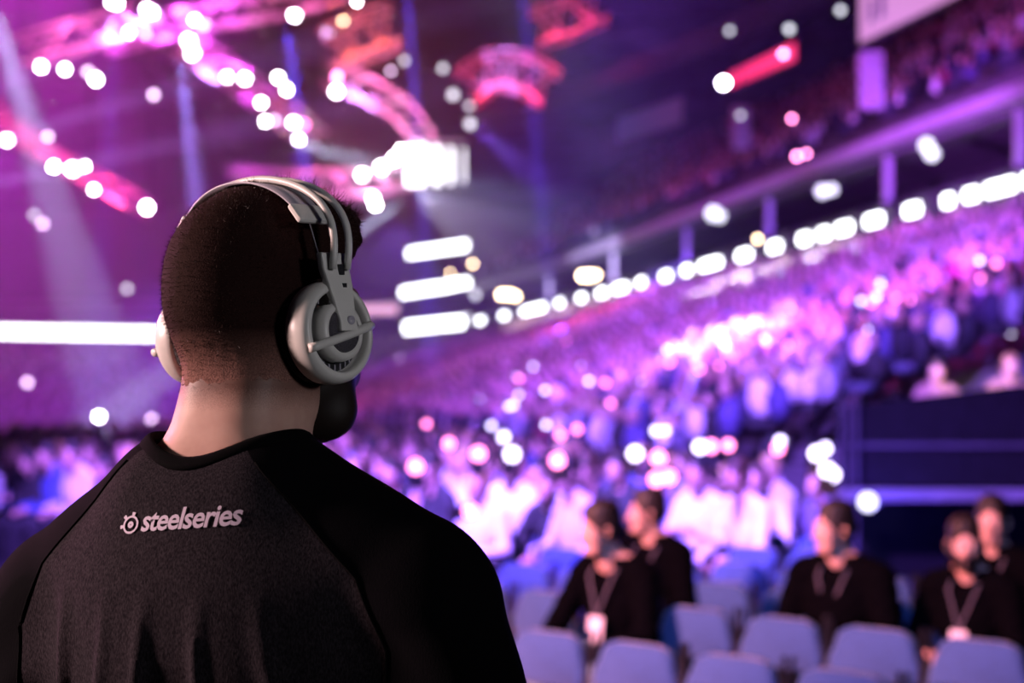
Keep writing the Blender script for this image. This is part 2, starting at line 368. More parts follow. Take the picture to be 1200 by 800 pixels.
PLAN = [(19, 12), (15.6, 24), (12.9, 35), (11.3, 41.7), (9.2, 51.2), (7.2, 60.3), (4.4, 72.8), (.6, 87.5), (-3, 99.5), (-9, 107), (-20, 112), (-45, 114.5), (-80, 115)]
PLAN = [Vector((a, b, 0)) for a, b in PLAN]
def plan_normals():
    out = []
    for i in range(len(PLAN)):
        t = (PLAN[min(i+1, len(PLAN)-1)]-PLAN[max(i-1, 0)]).normalized(); out.append(Vector((t.y, -t.x, 0)))   # outward
    return out
PN = plan_normals()
def plan_at(s):                                    # s in 0..len-1
    i = min(int(s), len(PLAN)-2); f = s-i; return PLAN[i].lerp(PLAN[i+1], f), PN[i].lerp(PN[i+1], f).normalized()
def sweep(name, prof, m, kind='structure', sub=3, s0=0, s1=len(PLAN)-1, label=None, cat=None, parent=None):
    """prof: closed list of (offset outward, z)"""
    n = int((s1-s0)*sub)+1; V = []; F = []; k = len(prof)
    for i in range(n):
        p, nn = plan_at(s0+(s1-s0)*i/(n-1))
        for o_, z in prof: V.append(p+nn*o_+Vector((0, 0, z)))
    for i in range(n-1):
        for j in range(k): F.append((i*k+j, i*k+(j+1) % k, (i+1)*k+(j+1) % k, (i+1)*k+j))
    b = MB().add(V, F); b.add([V[j] for j in range(k)], [tuple(range(k))]); b.add([V[(n-1)*k+j] for j in range(k)], [tuple(range(k-1, -1, -1))])
    o = b.build(name, m, parent)
    return tag(o, label, cat, kind=kind)
NR = 22; OFF = 15
def steps(o0, o1, z0, z1, n):
    P = []
    for i in range(n):
        a = o0+(o1-o0)*i/n; b = o0+(o1-o0)*(i+1)/n; z = z0+(z1-z0)*(i+1)/n; P += [(a, z), (b, z)]
    return P
sweep('lower_stand', [(-OFF, .0)]+steps(-OFF, 0, .25, 5.6, NR)+[(.3, 5.6), (.3, 0)], M['conc'], s0=.75)
sweep('wall_front_parapet', [(-OFF-.2, 0), (-OFF-.2, .5), (-OFF-.02, .5), (-OFF-.02, 0)], M['wall'], s0=.75)
sweep('wall_ribbon', [(.25, 5.6), (.25, 7.75), (.7, 7.75), (.7, 5.6)], M['wall'])
sweep('trim_lower_rail', [(.12, 6.55), (.12, 6.72), (.3, 6.72), (.3, 6.55)], M['fascia'])
sweep('wall_suite_back', [(4.0, 5.6), (4.0, 9.6), (4.3, 9.6), (4.3, 5.6)], M['wall'])
sweep('trim_upper_fascia', [(.0, 9.42), (-.05, 9.80), (.3, 9.90), (.5, 9.42)], M['fascia'])
sweep('upper_stand', [(.4, 9.2)]+steps(.4, 15, 9.5, 19.0, 16)+[(15.3, 19), (15.3, 8.9)], M['conc'])
sweep('wall_upper_back', [(15.3, 9), (15.3, 25), (15.7, 25), (15.7, 9)], M['black'])
roof = tag(MB().box((-20, 60, 24.2), (110, 140, .3)).build('ceiling', M['black']), kind='structure')
for i in range(9):                                  # roof girders under the ceiling
    y = 40+i*9
    g = MB(); g.box((-20, y, 22.9), (100, .25, .3)); g.box((-20, y, 21.3), (100, .2, .2))
    for k in range(40): x = -68+k*2.5; g.tube([(x, y, 21.3), (x+1.25, y, 22.9)], .06, 4); g.tube([(x+1.25, y, 22.9), (x+2.5, y, 21.3)], .06, 4)
    g.build('girder', M['wall'], roof)
for i in range(5):
    x = -34+i*12; MB().box((x, 70, 22.3), (.25, 90, .25)).build('purlin', M['wall'], roof)
# columns carrying the upper stand
for k, s in enumerate((2.2, 3.15, 4.1, 5.05, 5.9, 6.7, 7.5)):
    p, nn = plan_at(s); MB().box((p.x+nn.x*.45, p.y+nn.y*.45, 8.45), (.22, .22, 1.7)).build('column', M['fascia'], None); bpy.context.scene.objects[-1]
for o in S.objects:
    if o.name.startswith('column'): o['kind'] = 'structure'

# ribbon displays: housings with one object per lit panel
def ribbon(name, label, segs, z, hgt, E_, off=-.02, cat='display'):
    r = empty(name, (0, 0, 0)); tag(r, label, cat)
    for a, b, e in segs:
        pa, na = plan_at(a); pb, nb = plan_at(b); n = max(2, int((b-a)*8)+2); V = []; F = []
        for i in range(n):
            p, nn = plan_at(a+(b-a)*i/(n-1))
            for oo, zz in ((.0, z-hgt/2), (.0, z+hgt/2), (.1, z+hgt/2), (.1, z-hgt/2)): V.append(p+nn*(oo+off)+Vector((0, 0, zz)))
        for i in range(n-1):
            for j in range(4): F.append((i*4+j, i*4+(j+1) % 4, (i+1)*4+(j+1) % 4, (i+1)*4+j))
        F += [(0, 1, 2, 3), ((n-1)*4+3, (n-1)*4+2, (n-1)*4+1, (n-1)*4)]
        MB().add(V, F).build('display_panel', e, r)
    return r
def s_of_px(x):                                     # plan parameter whose ribbon point shows at pixel column x
    lo, hi = 1.0, 9.0
    for _ in range(40):
        m_ = (lo+hi)/2; p, _n = plan_at(m_); v = 600+FPX*p.x/p.y
        if v > x: lo = m_
        else: hi = m_
    return lo
SEG = [(556, 568), (584, 596), (609, 640), (650, 660), (675, 686), (698, 712), (717, 736), (745, 756), (773, 786), (798, 810), (818, 845), (862, 880), (899, 915), (934, 950), (957, 972), (978, 998),
       (1012, 1034), (1058, 1078), (1103, 1117), (1128, 1146), (1153, 1190), (1197, 1215), (1225, 1260)]
ribbon('ribbon_display', 'long white ribbon display curving along the front of the right balcony', [(s_of_px(b-3), s_of_px(a+3), E['led']) for a, b in SEG], 7.3, .30, None)
def flat_display(name, label, c0, c1, d0, d1, hgt, e, cat='display', thick=.15, n=1):
    """flat screen between two pixel points at two distances"""
    a = at(*c0, d0); b = at(*c1, d1); r = empty(name, a); tag(r, label, cat); t = (b-a); L_ = t.length; t.normalize(); nn = Vector((t.y, -t.x, 0)).normalized()
    if nn.y > 0: nn = -nn
    u = Vector((0, 0, 1))
    def slab(x0, x1, h, y0, y1):
        V = [t*x+u*z+nn*y for y in (y0, y1) for z in (-h/2, h/2) for x in (x0, x1)]
        return MB().add(V, [(0, 1, 3, 2), (4, 6, 7, 5), (0, 4, 5, 1), (2, 3, 7, 6), (0, 2, 6, 4), (1, 5, 7, 3)])
    slab(-.1, L_+.1, hgt+.15, -thick, 0).build('housing', M['case'], r)
    for k in range(n): slab(L_*k/n+.02, L_*(k+1)/n-.02, hgt, 0, .03).build('display_panel', e, r)
    return r
flat_display('end_display', 'topmost of the three white end displays right of the headphones', (478, 297), (548, 287), 104, 100, .62, E['led'], n=5)
flat_display('end_display', 'middle of the three white end displays right of the headphones', (470, 343), (550, 331), 104, 100, .62, E['led'], n=5)
flat_display('end_display', 'lowest of the three white end displays right of the headphones', (474, 384), (552, 376), 104, 100, .75, E['led'], n=5)
flat_display('far_ribbon_display', 'bright white ribbon display crossing the far end left of the man', (-90, 387), (240, 392), 110, 110, .85, E['led'], n=16)
flat_display('pink_ribbon_display', 'dim pink ribbon display just right of the ear cup', (360, 363), (466, 361), 110, 109, .8, E['ledpink'], n=4)
flat_display('red_display', 'red slanting display box hung under the roof at upper right', (856, 94), (932, 60), 56, 47, .55, E['red'], n=3)
flat_display('magenta_display', 'magenta display strip on the stand right of the aisle', (1035, 306), (1140, 291), 39.5, 36.5, .45, E['magenta'], n=4)
flat_display('magenta_display', 'magenta display strip on the stand left of the aisle', (915, 337), (1000, 320), 46.5, 43.5, .42, E['magenta'], n=4)
flat_display('blue_display', 'dim blue display box hung under the roof right of centre', (724, 152), (800, 128), 70, 62, 1.1, E['blue'], n=2)
sg = flat_display('lavender_banner', 'lavender backlit banner with two dark bars in the top right corner', (1008, 22), (1150, -52), 40, 34, 1.35, E['lav'], cat='sign')
a0 = at(1008, 22, 40); b0 = at(1150, -52, 34); tt = (b0-a0).normalized(); n0 = Vector((tt.y, -tt.x, 0)).normalized(); n0 = -n0 if n0.y > 0 else n0
for x in (.75, 1.35):
    m_ = MB()
    V = [tt*(x+dx)+Vector((0, 0, dz+.05))+n0*dy for dy in (.03, .06) for dz in (-.33, .33) for dx in (-.11, .11)]
    m_.add(V, [(0, 1, 3, 2), (4, 6, 7, 5), (0, 4, 5, 1), (2, 3, 7, 6), (0, 2, 6, 4), (1, 5, 7, 3)]); m_.build('mark', mat('dark violet mark', (.08, .02, .2)), sg)
# hangers of the boxes under the roof
for (x, y, d, nm) in ((868, 130, 52, 'speaker hung below the red display box'), (1020, 68, 40, 'tall narrow speaker hung below the lavender banner')):
    p = at(x, y, d); r = empty('line_speaker', p); tag(r, 'dim grey '+nm, 'speaker')
    for k in range(5): MB().box((0, -.04*k, -.32*k), (.62, .4, .29), Matrix.Rotation(.07*k, 3, 'X')).build('cabinet', M['fascia'], r, bevel=.02)
    MB().tube([(0, 0, .15), (0, 0, 24-p.z)], .03, 6).build('hanger', M['case'], r)

# ------------------------------------------------------------------ trusses
def truss(name, label, pts, w_=.5, closed=False, tube=.032, step=.6, m=None):
    pts = [Vector(p) for p in pts]; r = empty(name, pts[0]); tag(r, label, 'truss'); o0 = pts[0]
    fine = []
    for a, b in zip(pts, pts[1:]+([pts[0]] if closed else [])):
        n = max(1, int((b-a).length/step)); fine += [a.lerp(b, i/n) for i in range(n)]
    if not closed: fine.append(pts[-1])
    mt_ = m; m = len(fine); frames = []
    for i, p in enumerate(fine):
        t = (fine[min(i+1, m-1)]-fine[max(i-1, 0)]).normalized(); s1 = t.cross(Vector((0, 0, 1))).normalized(); frames.append((s1, s1.cross(t).normalized()))
    cs = ((-1, -1), (1, -1), (1, 1), (-1, 1)); rails = [[p+frames[i][0]*a*w_/2+frames[i][1]*b*w_/2-o0 for i, p in enumerate(fine)] for a, b in cs]
    for q in rails: MB().tube(q, tube, 6, closed=closed).build('chord', mt_, r)
    g = MB()
    for i in range(m-1):
        for k in range(4): A, B = rails[k], rails[(k+1) % 4]; g.tube([A[i], B[i+1]] if i % 2 else [B[i], A[i+1]], tube*.9, 4)
    tag(g.build('lacing', mt_, r), kind='stuff')
    hg = MB()
    for i in (0, m//2, m-1): hg.tube([fine[i]-o0, Vector((fine[i].x, fine[i].y, 23.9))-o0], .025, 4)
    hg.build('hanger', M['case'], r)
    return r
TR = [('pink-lit truss at the top left corner', [at(25, 62, 40), at(90, 42, 40), at(160, 24, 41)], .75),
      ('pink truss running along the top edge above the head', [at(120, 50, 42), at(230, 22, 42), at(330, 6, 43), at(420, -18, 44)], .65),
      ('diagonal pink truss above the head carrying paired lamps', [at(215, 48, 42), at(290, 100, 43), at(372, 166, 45)], .65),
      ('short red truss left of the head with lamps along it', [at(40, 172, 42), at(105, 205, 42), at(176, 246, 42)], .5),
      ('curved bright pink truss right above the headphones', [at(384, 88, 50), at(430, 104, 50), at(470, 128, 50), at(495, 160, 50), at(500, 192, 50)], .8),
      ('pink truss running from the white screens to behind the head', [at(492, 205, 49), at(430, 214, 48), at(360, 216, 47), at(270, 214, 46)], .8),
      ('orange-red truss bundle near the top centre', [at(385, 62, 48), at(425, 42, 48), at(465, 30, 48)], 1.3),
      ('red-lit arched truss in the dark roof right of centre', [at(545, 104, 62), at(575, 82, 62), at(612, 84, 62), at(645, 106, 62)], 1.5),
      ('red-lit truss at the top edge right of centre', [at(625, 34, 62), at(665, 22, 62), at(705, 4, 62)], 1.5),
      ('thin dark truss crossing the roof at upper right', [at(640, 120, 66), at(800, 60, 56), at(1000, -30, 45)], .5)]
for lb, pts, w_ in TR: truss('lighting_truss', lb, pts, w_, m=M['case'] if 'dark truss' in lb else M['alu'])
PK = (1, .12, .45); RD = (1, .04, .12)
for x, y, d, e, c in ((60, 66, 39, 900, PK), (120, 48, 39.5, 900, PK), (200, 45, 41, 400, PK), (300, 25, 42, 400, (1, .15, .5)), (380, 10, 43, 350, PK), (235, 95, 42, 120, (1, .12, .2)), (310, 150, 43, 70, (1, .15, .4)), (355, 180, 44, 80, PK),
                      (130, 232, 42, 600, RD), (70, 200, 41, 200, RD), (415, 112, 49, 900, (1, .15, .5)), (455, 136, 49, 900, (1, .15, .5)), (484, 170, 49, 1400, (1, .4, .8)), (440, 228, 48, 900, (1, .3, .7)), (385, 230, 47, 800, (1, .15, .6)),
                      (415, 66, 47, 1100, (1, .12, .08)), (445, 52, 47, 800, (1, .12, .08)), (580, 112, 61, 1500, RD), (615, 116, 61, 1100, RD), (655, 44, 61, 900, RD), (685, 30, 61, 600, RD), (555, 120, 61, 500, RD)):
    light('truss_lamp', 'POINT', at(x, y, d)-Vector((0, .4, .25)), e*.25, c, size=.12)

# ------------------------------------------------------------------ lamps
def lamp_proto():
    r = empty('stage_lamp', (0, 0, 0)); tag(r, 'stage lamp', 'lamp')
    MB().lathe([(.02, .34), (.13, .32), (.17, .24), (.18, .05), (.215, .0), (.215, -.03), (.19, -.03)], n=16).build('housing', M['case'], r, True)
    MB().lathe([(.185, -.028), (.17, -.045), (.10, -.055), (.01, -.06)], n=16).build('lens', E['white'], r, True)
    MB().tube([(-.24, 0, .12), (-.24, 0, .42), (-.12, 0, .5), (.12, 0, .5), (.24, 0, .42), (.24, 0, .12)], .025, 6).build('yoke', M['case'], r)
    return r
LP = lamp_proto(); first = [True]
def lamp(x, y, d, e, label, sc=1.0, group=None):
    r = LP if first[0] else copy_tree(LP); first[0] = False
    p = at(x, y, d); r.location = p; r.scale = (sc*.5,)*3; r['label'] = label
    if group: r['group'] = group
    v = (Vector((0, 0, CAMZ))-p).normalized(); r.rotation_euler = (-v).to_track_quat('Z', 'Y').to_euler()
    for c in r.children:
        if c.name.startswith('lens'): c.material_slots[0].link = 'OBJECT'; c.material_slots[0].material = E[e]
    return r
ORD = ['first', 'second', 'third', 'fourth', 'fifth', 'sixth', 'seventh', 'eighth', 'ninth', 'tenth']
def row(lst, where, d):
    for i, q in enumerate(sorted(lst)):
        lamp(q[0], q[1], d, q[2], '%s lamp, %s from left %s' % ({'white': 'glaring white', 'dim': 'dim lilac', 'grey': 'dull grey', 'pink': 'pink', 'warm': 'warm amber'}[q[2]], ORD[i], where), q[3] if len(q) > 3 else 1)
row([(48, 78, 'white'), (76, 81, 'white', .9), (103, 84, 'dim'), (112, 93, 'white', 1.1), (8, 164, 'white'), (180, 111, 'dim')], 'among lamps below the corner truss', 39)
row([(63, 195, 'white'), (85, 198, 'white', 1.3), (99, 195, 'white', .8), (110, 222, 'white', .8), (172, 243, 'white', 1.25), (56, 160, 'dim')], 'on the short red truss', 41)
row([(131, 2, 'white'), (137, 4, 'white'), (151, 38, 'white', .8), (172, 11, 'white'), (178, 14, 'white'), (228, 23, 'white', .8), (238, 29, 'dim', 1.2), (345, 18, 'white', 1.1), (171, 39, 'dim')], 'along the top edge truss', 40)
row([(221, 48, 'white', 1.4), (225, 62, 'white', 1.5), (266, 90, 'white', .9), (287, 92, 'white', 1.1), (306, 120, 'white', .9), (326, 91, 'white'), (336, 105, 'white'), (311, 142, 'white', .9), (322, 141, 'dim')], 'on the diagonal truss', 42)
row([(344, 144, 'white', 1.3), (355, 146, 'pink', 1.4), (350, 164, 'white', 1.1), (395, 90, 'pink', 1.2), (394, 107, 'white', 1.3)], 'between the diagonal truss and the curved truss', 45)
row([(384, 38, 'grey', 1.4), (402, 25, 'warm', .9), (418, 2, 'white', .7), (531, 111, 'grey', 1.5), (519, 80, 'grey', 1.2), (551, 145, 'grey', 1.5), (550, 124, 'grey', 1), (474, 71, 'grey', 1.1), (458, 83, 'dim', .8)], 'in the roof above the white screens', 50)
row([(437, 232, 'white', 1.2), (440, 240, 'white', 1.2), (425, 205, 'white', 1.5), (447, 196, 'white', 1.5), (462, 186, 'white', 1.5), (470, 176, 'white', 1.2)], 'around the foot of the white screens', 48)
row([(440, 436, 'white', 2.3), (508, 449, 'white', 2.0), (477, 460, 'pink', 2), (465, 479, 'grey', 2.4), (477, 478, 'grey', 2.4), (475, 491, 'dim', 2.2), (468, 420, 'dim', 1.8)], 'in the haze beside the ear cup', 88)
row([(116, 488, 'white', 2), (178, 491, 'dim', 2), (40, 252, 'grey', 2), (149, 338, 'grey', 2), (50, 262, 'dim', 2), (32, 448, 'dim', 2)], 'in the purple haze left of the neck', 80)
row([(557, 345, 'grey', 2.2), (588, 345, 'warm', 2.2), (597, 345, 'warm', 2.2), (604, 347, 'warm', 1.8), (598, 404, 'warm', 1.7), (554, 309, 'warm', 1.2), (528, 320, 'warm', 1)], 'below the end of the right balcony', 82)
row([(683, 323, 'warm', 2), (691, 323, 'warm', 2.2), (698, 322, 'warm', 1.6), (605, 432, 'white', 1.7), (628, 430, 'white', 1.8), (636, 432, 'white', 1.8), (644, 434, 'white', 1.5), (759, 262, 'grey', 1)], 'around the middle of the right balcony', 70)
row([(836, 250, 'grey', 2), (843, 253, 'grey', 1.6), (964, 224, 'grey', 1.7), (975, 222, 'grey', 1.4), (1086, 170, 'grey', 1.9), (1092, 180, 'grey', 1.9), (1195, 140, 'grey', 2), (888, 280, 'warm', .6)], 'under the upper fascia', 38)
row([(848, 97, 'white', 1.5), (918, 63, 'pink', 1), (925, 34, 'grey', 1.2), (855, 36, 'grey', .9), (985, 12, 'grey', 1.1), (934, 183, 'pink', .9), (945, 180, 'pink', .7), (868, 135, 'grey', .8), (928, 139, 'pink', .7)], 'in the dark roof and deck at upper right', 45)

# the cluster of bright white screens over the arena floor
sc = empty('screen_cluster', at(500, 225, 49)); tag(sc, 'cluster of tall glaring white screens right above the ear cup', 'screen')
for k, (x, w_) in enumerate(((482, .34), (495, .30), (512, .2), (528, .13), (543, .10))):
    p = at(x, 194, 49+.3*k)-sc.location; q = MB().box(p, (w_, .12, (1.35, 1.45, 1.35, 1.3, 1.2)[k])); q.build('screen_panel', emitter('screen cluster panel', (.95, .95, 1), (6, 6, 5, 4, 2.5)[k]), sc, bevel=.02)
    MB().box(p+Vector((0, .12, 0)), (w_+.04, .1, 1.4)).build('housing', M['case'], sc)
MB().tube([at(483, 166, 49)-sc.location, at(548, 166, 50.2)-sc.location], .06, 6).build('hanging_bar', M['alu'], sc)

# ------------------------------------------------------------------ haze and beams
def haze_material():
    m = bpy.data.materials.new('theatrical haze'); m.use_nodes = True; nt = m.node_tree; nt.nodes.remove(nt.nodes['Principled BSDF'])
    v = nt.nodes.new('ShaderNodeVolumeScatter'); v.inputs['Color'].default_value = (1, 1, 1, 1)
    g = nt.nodes.new('ShaderNodeNewGeometry'); sp = nt.nodes.new('ShaderNodeSeparateXYZ'); nt.links.new(g.outputs['Position'], sp.inputs[0])
    mr = nt.nodes.new('ShaderNodeMapRange'); mr.interpolation_type = 'SMOOTHSTEP'
    for i, q in enumerate((-6.0, 5.0, .0042, .0003)): mr.inputs[i+1].default_value = q
    nt.links.new(sp.outputs[0], mr.inputs[0]); nt.links.new(mr.outputs[0], v.inputs['Density'])
    nt.links.new(v.outputs[0], nt.nodes['Material Output'].inputs['Volume']); return m
hz = MB().box((-28, 63.5, 11.5), (84, 99, 22.8)).build('haze', haze_material()); tag(hz, 'theatrical haze, dense on the stage side and thinning towards the audience stand', 'haze', kind='stuff')

B = [(18, -5, 30, 70, 190, 34, 10, 14000, (.5, .55, 1)), (160, -40, 40, 150, 120, 40, 5, 14000, (.10, .05, 1)), (345, 20, 40, 356, 125, 40, 6, 50000, (.13, .07, 1)), (225, 64, 41, 243, 225, 40, 6.5, 42000, (.32, .22, 1)),
     (480, -30, 48, 490, 130, 48, 3.5, 90000, (.11, .06, 1)), (608, -60, 50, 620, 90, 50, 3, 170000, (.10, .04, 1)), (350, 166, 44, 450, 205, 44, 13, 9000, (.6, .7, 1)), (484, 226, 48, 405, 295, 46, 5, 50000, (.6, .6, .95)),
     (225, 50, 41, 380, 165, 45, 14, 2500, (1, .12, .35)), (170, 243, 41, 40, 165, 41, 12, 26000, (1, .06, .25)), (-60, 190, 34, 240, 110, 44, 4, 22000, (.5, .2, .9)), (-60, 230, 34, 260, 170, 44, 4, 22000, (.5, .2, .9)), (-60, 150, 34, 200, 30, 44, 4, 18000, (.5, .2, .9)),
     (105, -40, 40, 130, 80, 40, 4, 6000, (.12, .06, 1)), (490, 220, 48, 700, 330, 75, 12, 9000, (.4, .38, .6)), (490, 225, 48, 560, 300, 60, 8, 9000, (.5, .48, .7)), (560, 150, 55, 680, 260, 60, 20, 5000, (.2, .08, .9))]
for x0, y0, d0, x1, y1, d1, an, e, c in B:
    light('beam', 'SPOT', at(x0, y0, d0)-Vector((0, 1.6, .3)), e*20, c, at(x1, y1, d1)-Vector((0, 1.6, 0)), an, .35, .1)

# ------------------------------------------------------------------ folding chairs of the near rows
def chair_proto(single=False):
    r = MB() if single else None
    def back():
        b = MB(); n = 12; W = .215; V = []; F = []
        prof = []                                 # outline with rounded upper corners, wider below
        for i in range(n+1):
            a = math.pi*i/n; cx = (W-.13)*(1 if a < math.pi/2 else -1); prof.append((cx+.095*math.cos(a), .30+.085*math.sin(a)))
        prof = [(W-.02, .09), (W, .12), (W-.008, .2)]+prof+[(-W+.008, .2), (-W, .12), (-W+.02, .09)]
        m = len(prof)
        for y, s in ((-.022, .92), (-.03, 1), (.012, 1), (.026, .9)):
            for x, z in prof: V.append((x*s, y-.13*z-(.25*x*x), .675+(z-.2)*.76*s))
        for j in range(3):
            for i in range(m): F.append((j*m+i, j*m+(i+1) % m, (j+1)*m+(i+1) % m, (j+1)*m+i))
        F += [tuple(range(m-1, -1, -1)), tuple(3*m+i for i in range(m))]
        return b.add([(x, y-.16, z) for x, y, z in V], F)
    def seat():
        b = MB(); V = []; F = []; n = 20
        for z, s in ((.405, .93), (.42, 1), (.45, 1), (.465, .92)):
            for i in range(n):
                a = 2*math.pi*i/n; c, q = math.cos(a), math.sin(a); V.append((.215*s*math.copysign(abs(c)**.45, c), .03+.205*s*math.copysign(abs(q)**.45, q), z))
        for j in range(3):
            for i in range(n): F.append((j*n+i, j*n+(i+1) % n, (j+1)*n+(i+1) % n, (j+1)*n+i))
        F += [tuple(range(n-1, -1, -1)), tuple(3*n+i for i in range(n))]
        return b.add(V, F)
    def leg(s, f):
        if f: return MB().tube([(s*.215, -.22, .84), (s*.22, -.16, .46), (s*.22, .23, .012)], .011, 6)
        return MB().tube([(s*.205, .17, .41), (s*.205, -.10, .25), (s*.205, -.26, .012)], .011, 6)
    if single:
        g = MB()
        for b, mi in ((back(), 0), (seat(), 1), (leg(-1, 1), 1), (leg(1, 1), 1), (leg(-1, 0), 1), (leg(1, 0), 1)): g.add(b.v, b.f, mi)
        o = g.build('folding_chair', [M['chair_f'], M['chair_m']]); return o
    r = empty('folding_chair', (0, 0, 0)); tag(r, 'chair', 'chair')
    back().build('backrest', M['chair_f'], r, True); seat().build('seat', M['chair_s'], r, True)
    for s in (-1, 1):
        for f in (0, 1): leg(s, f).build('leg', M['chair_m'], r, True)
    MB().tube([(-.22, .18, .07), (.22, .18, .07)], .009, 6).build('crossbar', M['chair_m'], r)
    return r
CP = chair_proto(); cfirst = [True]
FACE = math.atan2(.65, -.76)
ROWO = [(1.18, 5.16), (1.90, 5.84), (2.50, 6.49), (3.10, 7.14), (3.70, 7.79), (4.30, 8.44)]
def spot_of(rw, k):
    x, y = spot0(rw, k); return x-.11, y-.13
def spot0(rw, k):
    x, y = ROWO[min(rw, 5)] if rw <= 5 else (4.30+.6*(rw-5), 8.44+.65*(rw-5))
    return x-.35*k, y+.30*k
def chair(rw, k, label):
    c = CP if cfirst[0] else copy_tree(CP); cfirst[0] = False
    x, y = spot_of(rw, k); c.location = (x, y, 0); c.rotation_euler = (0, 0, FACE+random.uniform(-.03, .03)); c['label'] = label; c['group'] = 'folding chairs of the four nearest rows'
    return c
RWN = ['nearest row', 'second row', 'third row', 'fourth row']
for rw, ks in enumerate(([-1, 0, 1, 2, 3], [-1, 0, 1, 2, 3, 4, 5, 6], [0, 1, 2, 3, 4, 5, 6, 7], [1, 2, 3, 4, 5, 6, 7, 8])):
    for n_, k in enumerate(ks):
        chair(rw, k, 'blue-grey padded folding chair, %s from the right in the %s of seats' % (ORD[n_], RWN[rw]))

# ------------------------------------------------------------------ seated people
def sitter(lean=.08, hyaw=0, htilt=0, arm='lap', big=1.0):
    """joints of a seated person in the chair frame, face towards +Y"""
    hp = Vector((0, -.06, .53)); sh = Vector((0, -.09+lean*.5, .98)); nk = sh+Vector((0, .015+lean*.15, .08)); ear = sh+Vector((0, .05+lean*.3, .185))
    G = {}
    G['torso'] = [('c', tuple(hp), tuple(hp.lerp(sh, .5)), .135*big, .125*big), ('e', tuple(hp.lerp(sh, .62)), (.165*big, .12*big, .19)), ('c', tuple(sh+Vector((-.14, 0, -.03))), tuple(sh+Vector((.14, 0, -.03))), .06, .06),
                  ('c', tuple(nk+Vector((0, -.01, .0))), tuple(sh+Vector((-.15, 0, 0))), .04, .05), ('c', tuple(nk+Vector((0, -.01, .0))), tuple(sh+Vector((.15, 0, 0))), .04, .05)]
    G['arms'] = []; G['hands'] = []; G['legs'] = []; G['shoes'] = []
    for s in (-1, 1):
        S0 = sh+Vector((s*.185*big, 0, -.035)); El = sh+Vector((s*.25*big, .06, -.30)); 
        if arm == 'lap': Wr = Vector((s*.07, .27+lean*.3, .645+.03*(s > 0)))
        elif arm == 'knees': Wr = Vector((s*.13, .36, .62)); El = sh+Vector((s*.27, .12, -.30))
        else: Wr = Vector((s*.05, .22, .80)); El = sh+Vector((s*.25, .08, -.27))
        G['arms'] += [('c', tuple(S0), tuple(El), .058*big, .046*big), ('c', tuple(El), tuple(Wr), .046*big, .030*big)]
        G['hands'] += hand_prims(Wr, (Wr-El).normalized()*.6+Vector((-s*.5, .3, -.1)), (0, 0, -1), s, .45)
        Kn = Vector((s*.15, .40, .50)); An = Vector((s*.15, .40, .10))
        G['legs'] += [('c', (s*.085, -.02, .53), tuple(Kn), .085*big, .062), ('c', tuple(Kn), tuple(An), .060, .042)]
        G['shoes'] += [('c', (s*.15, .37, .05), (s*.17, .56, .038), .045, .036), ('c', (s*.15, .385, .05), (s*.15, .39, .11), .045, .045)]
    hd, T = head_prims(ear, hyaw, htilt); G['neck'] = [('c', tuple(nk+Vector((0, -.01, -.05))), tuple(ear+Vector((0, -.02, -.02))), .062, .055)]
    G['head'] = hd; return G, T, ear, sh
def hair_field(ear, T, hyaw, htilt, thick=.012, top=.018, front=.055):
    rot = (Matrix.Rotation(hyaw, 3, 'Z') @ Matrix.Rotation(htilt, 3, 'X')).transposed(); m = np.array(rot, dtype=np.float32); O = np.array(ear, dtype=np.float32)
    def f(P):
        q = (P-O) @ m.T
        d = smin(d_ell(q, (0, -.014, .048), (.067, .089, .086)), d_ell(q, (0, -.040, .015), (.057, .058, .062)), .02)
        d = d-thick-top*np.clip((q[..., 2]-.07)/.06, 0, 1)-.003*np.sin(q[..., 0]*170)*np.sin(q[..., 1]*150+q[..., 2]*60)
        # hairline: nape, around the ear, forehead
        z0 = np.where(q[..., 1] < -.02, -.045, -.045+(q[..., 1]+.02)*1.05); cut = z0-q[..., 2]; cut = np.maximum(cut, (q[..., 1]-.075)*.8)
        return np.maximum(d, cut)
    return f
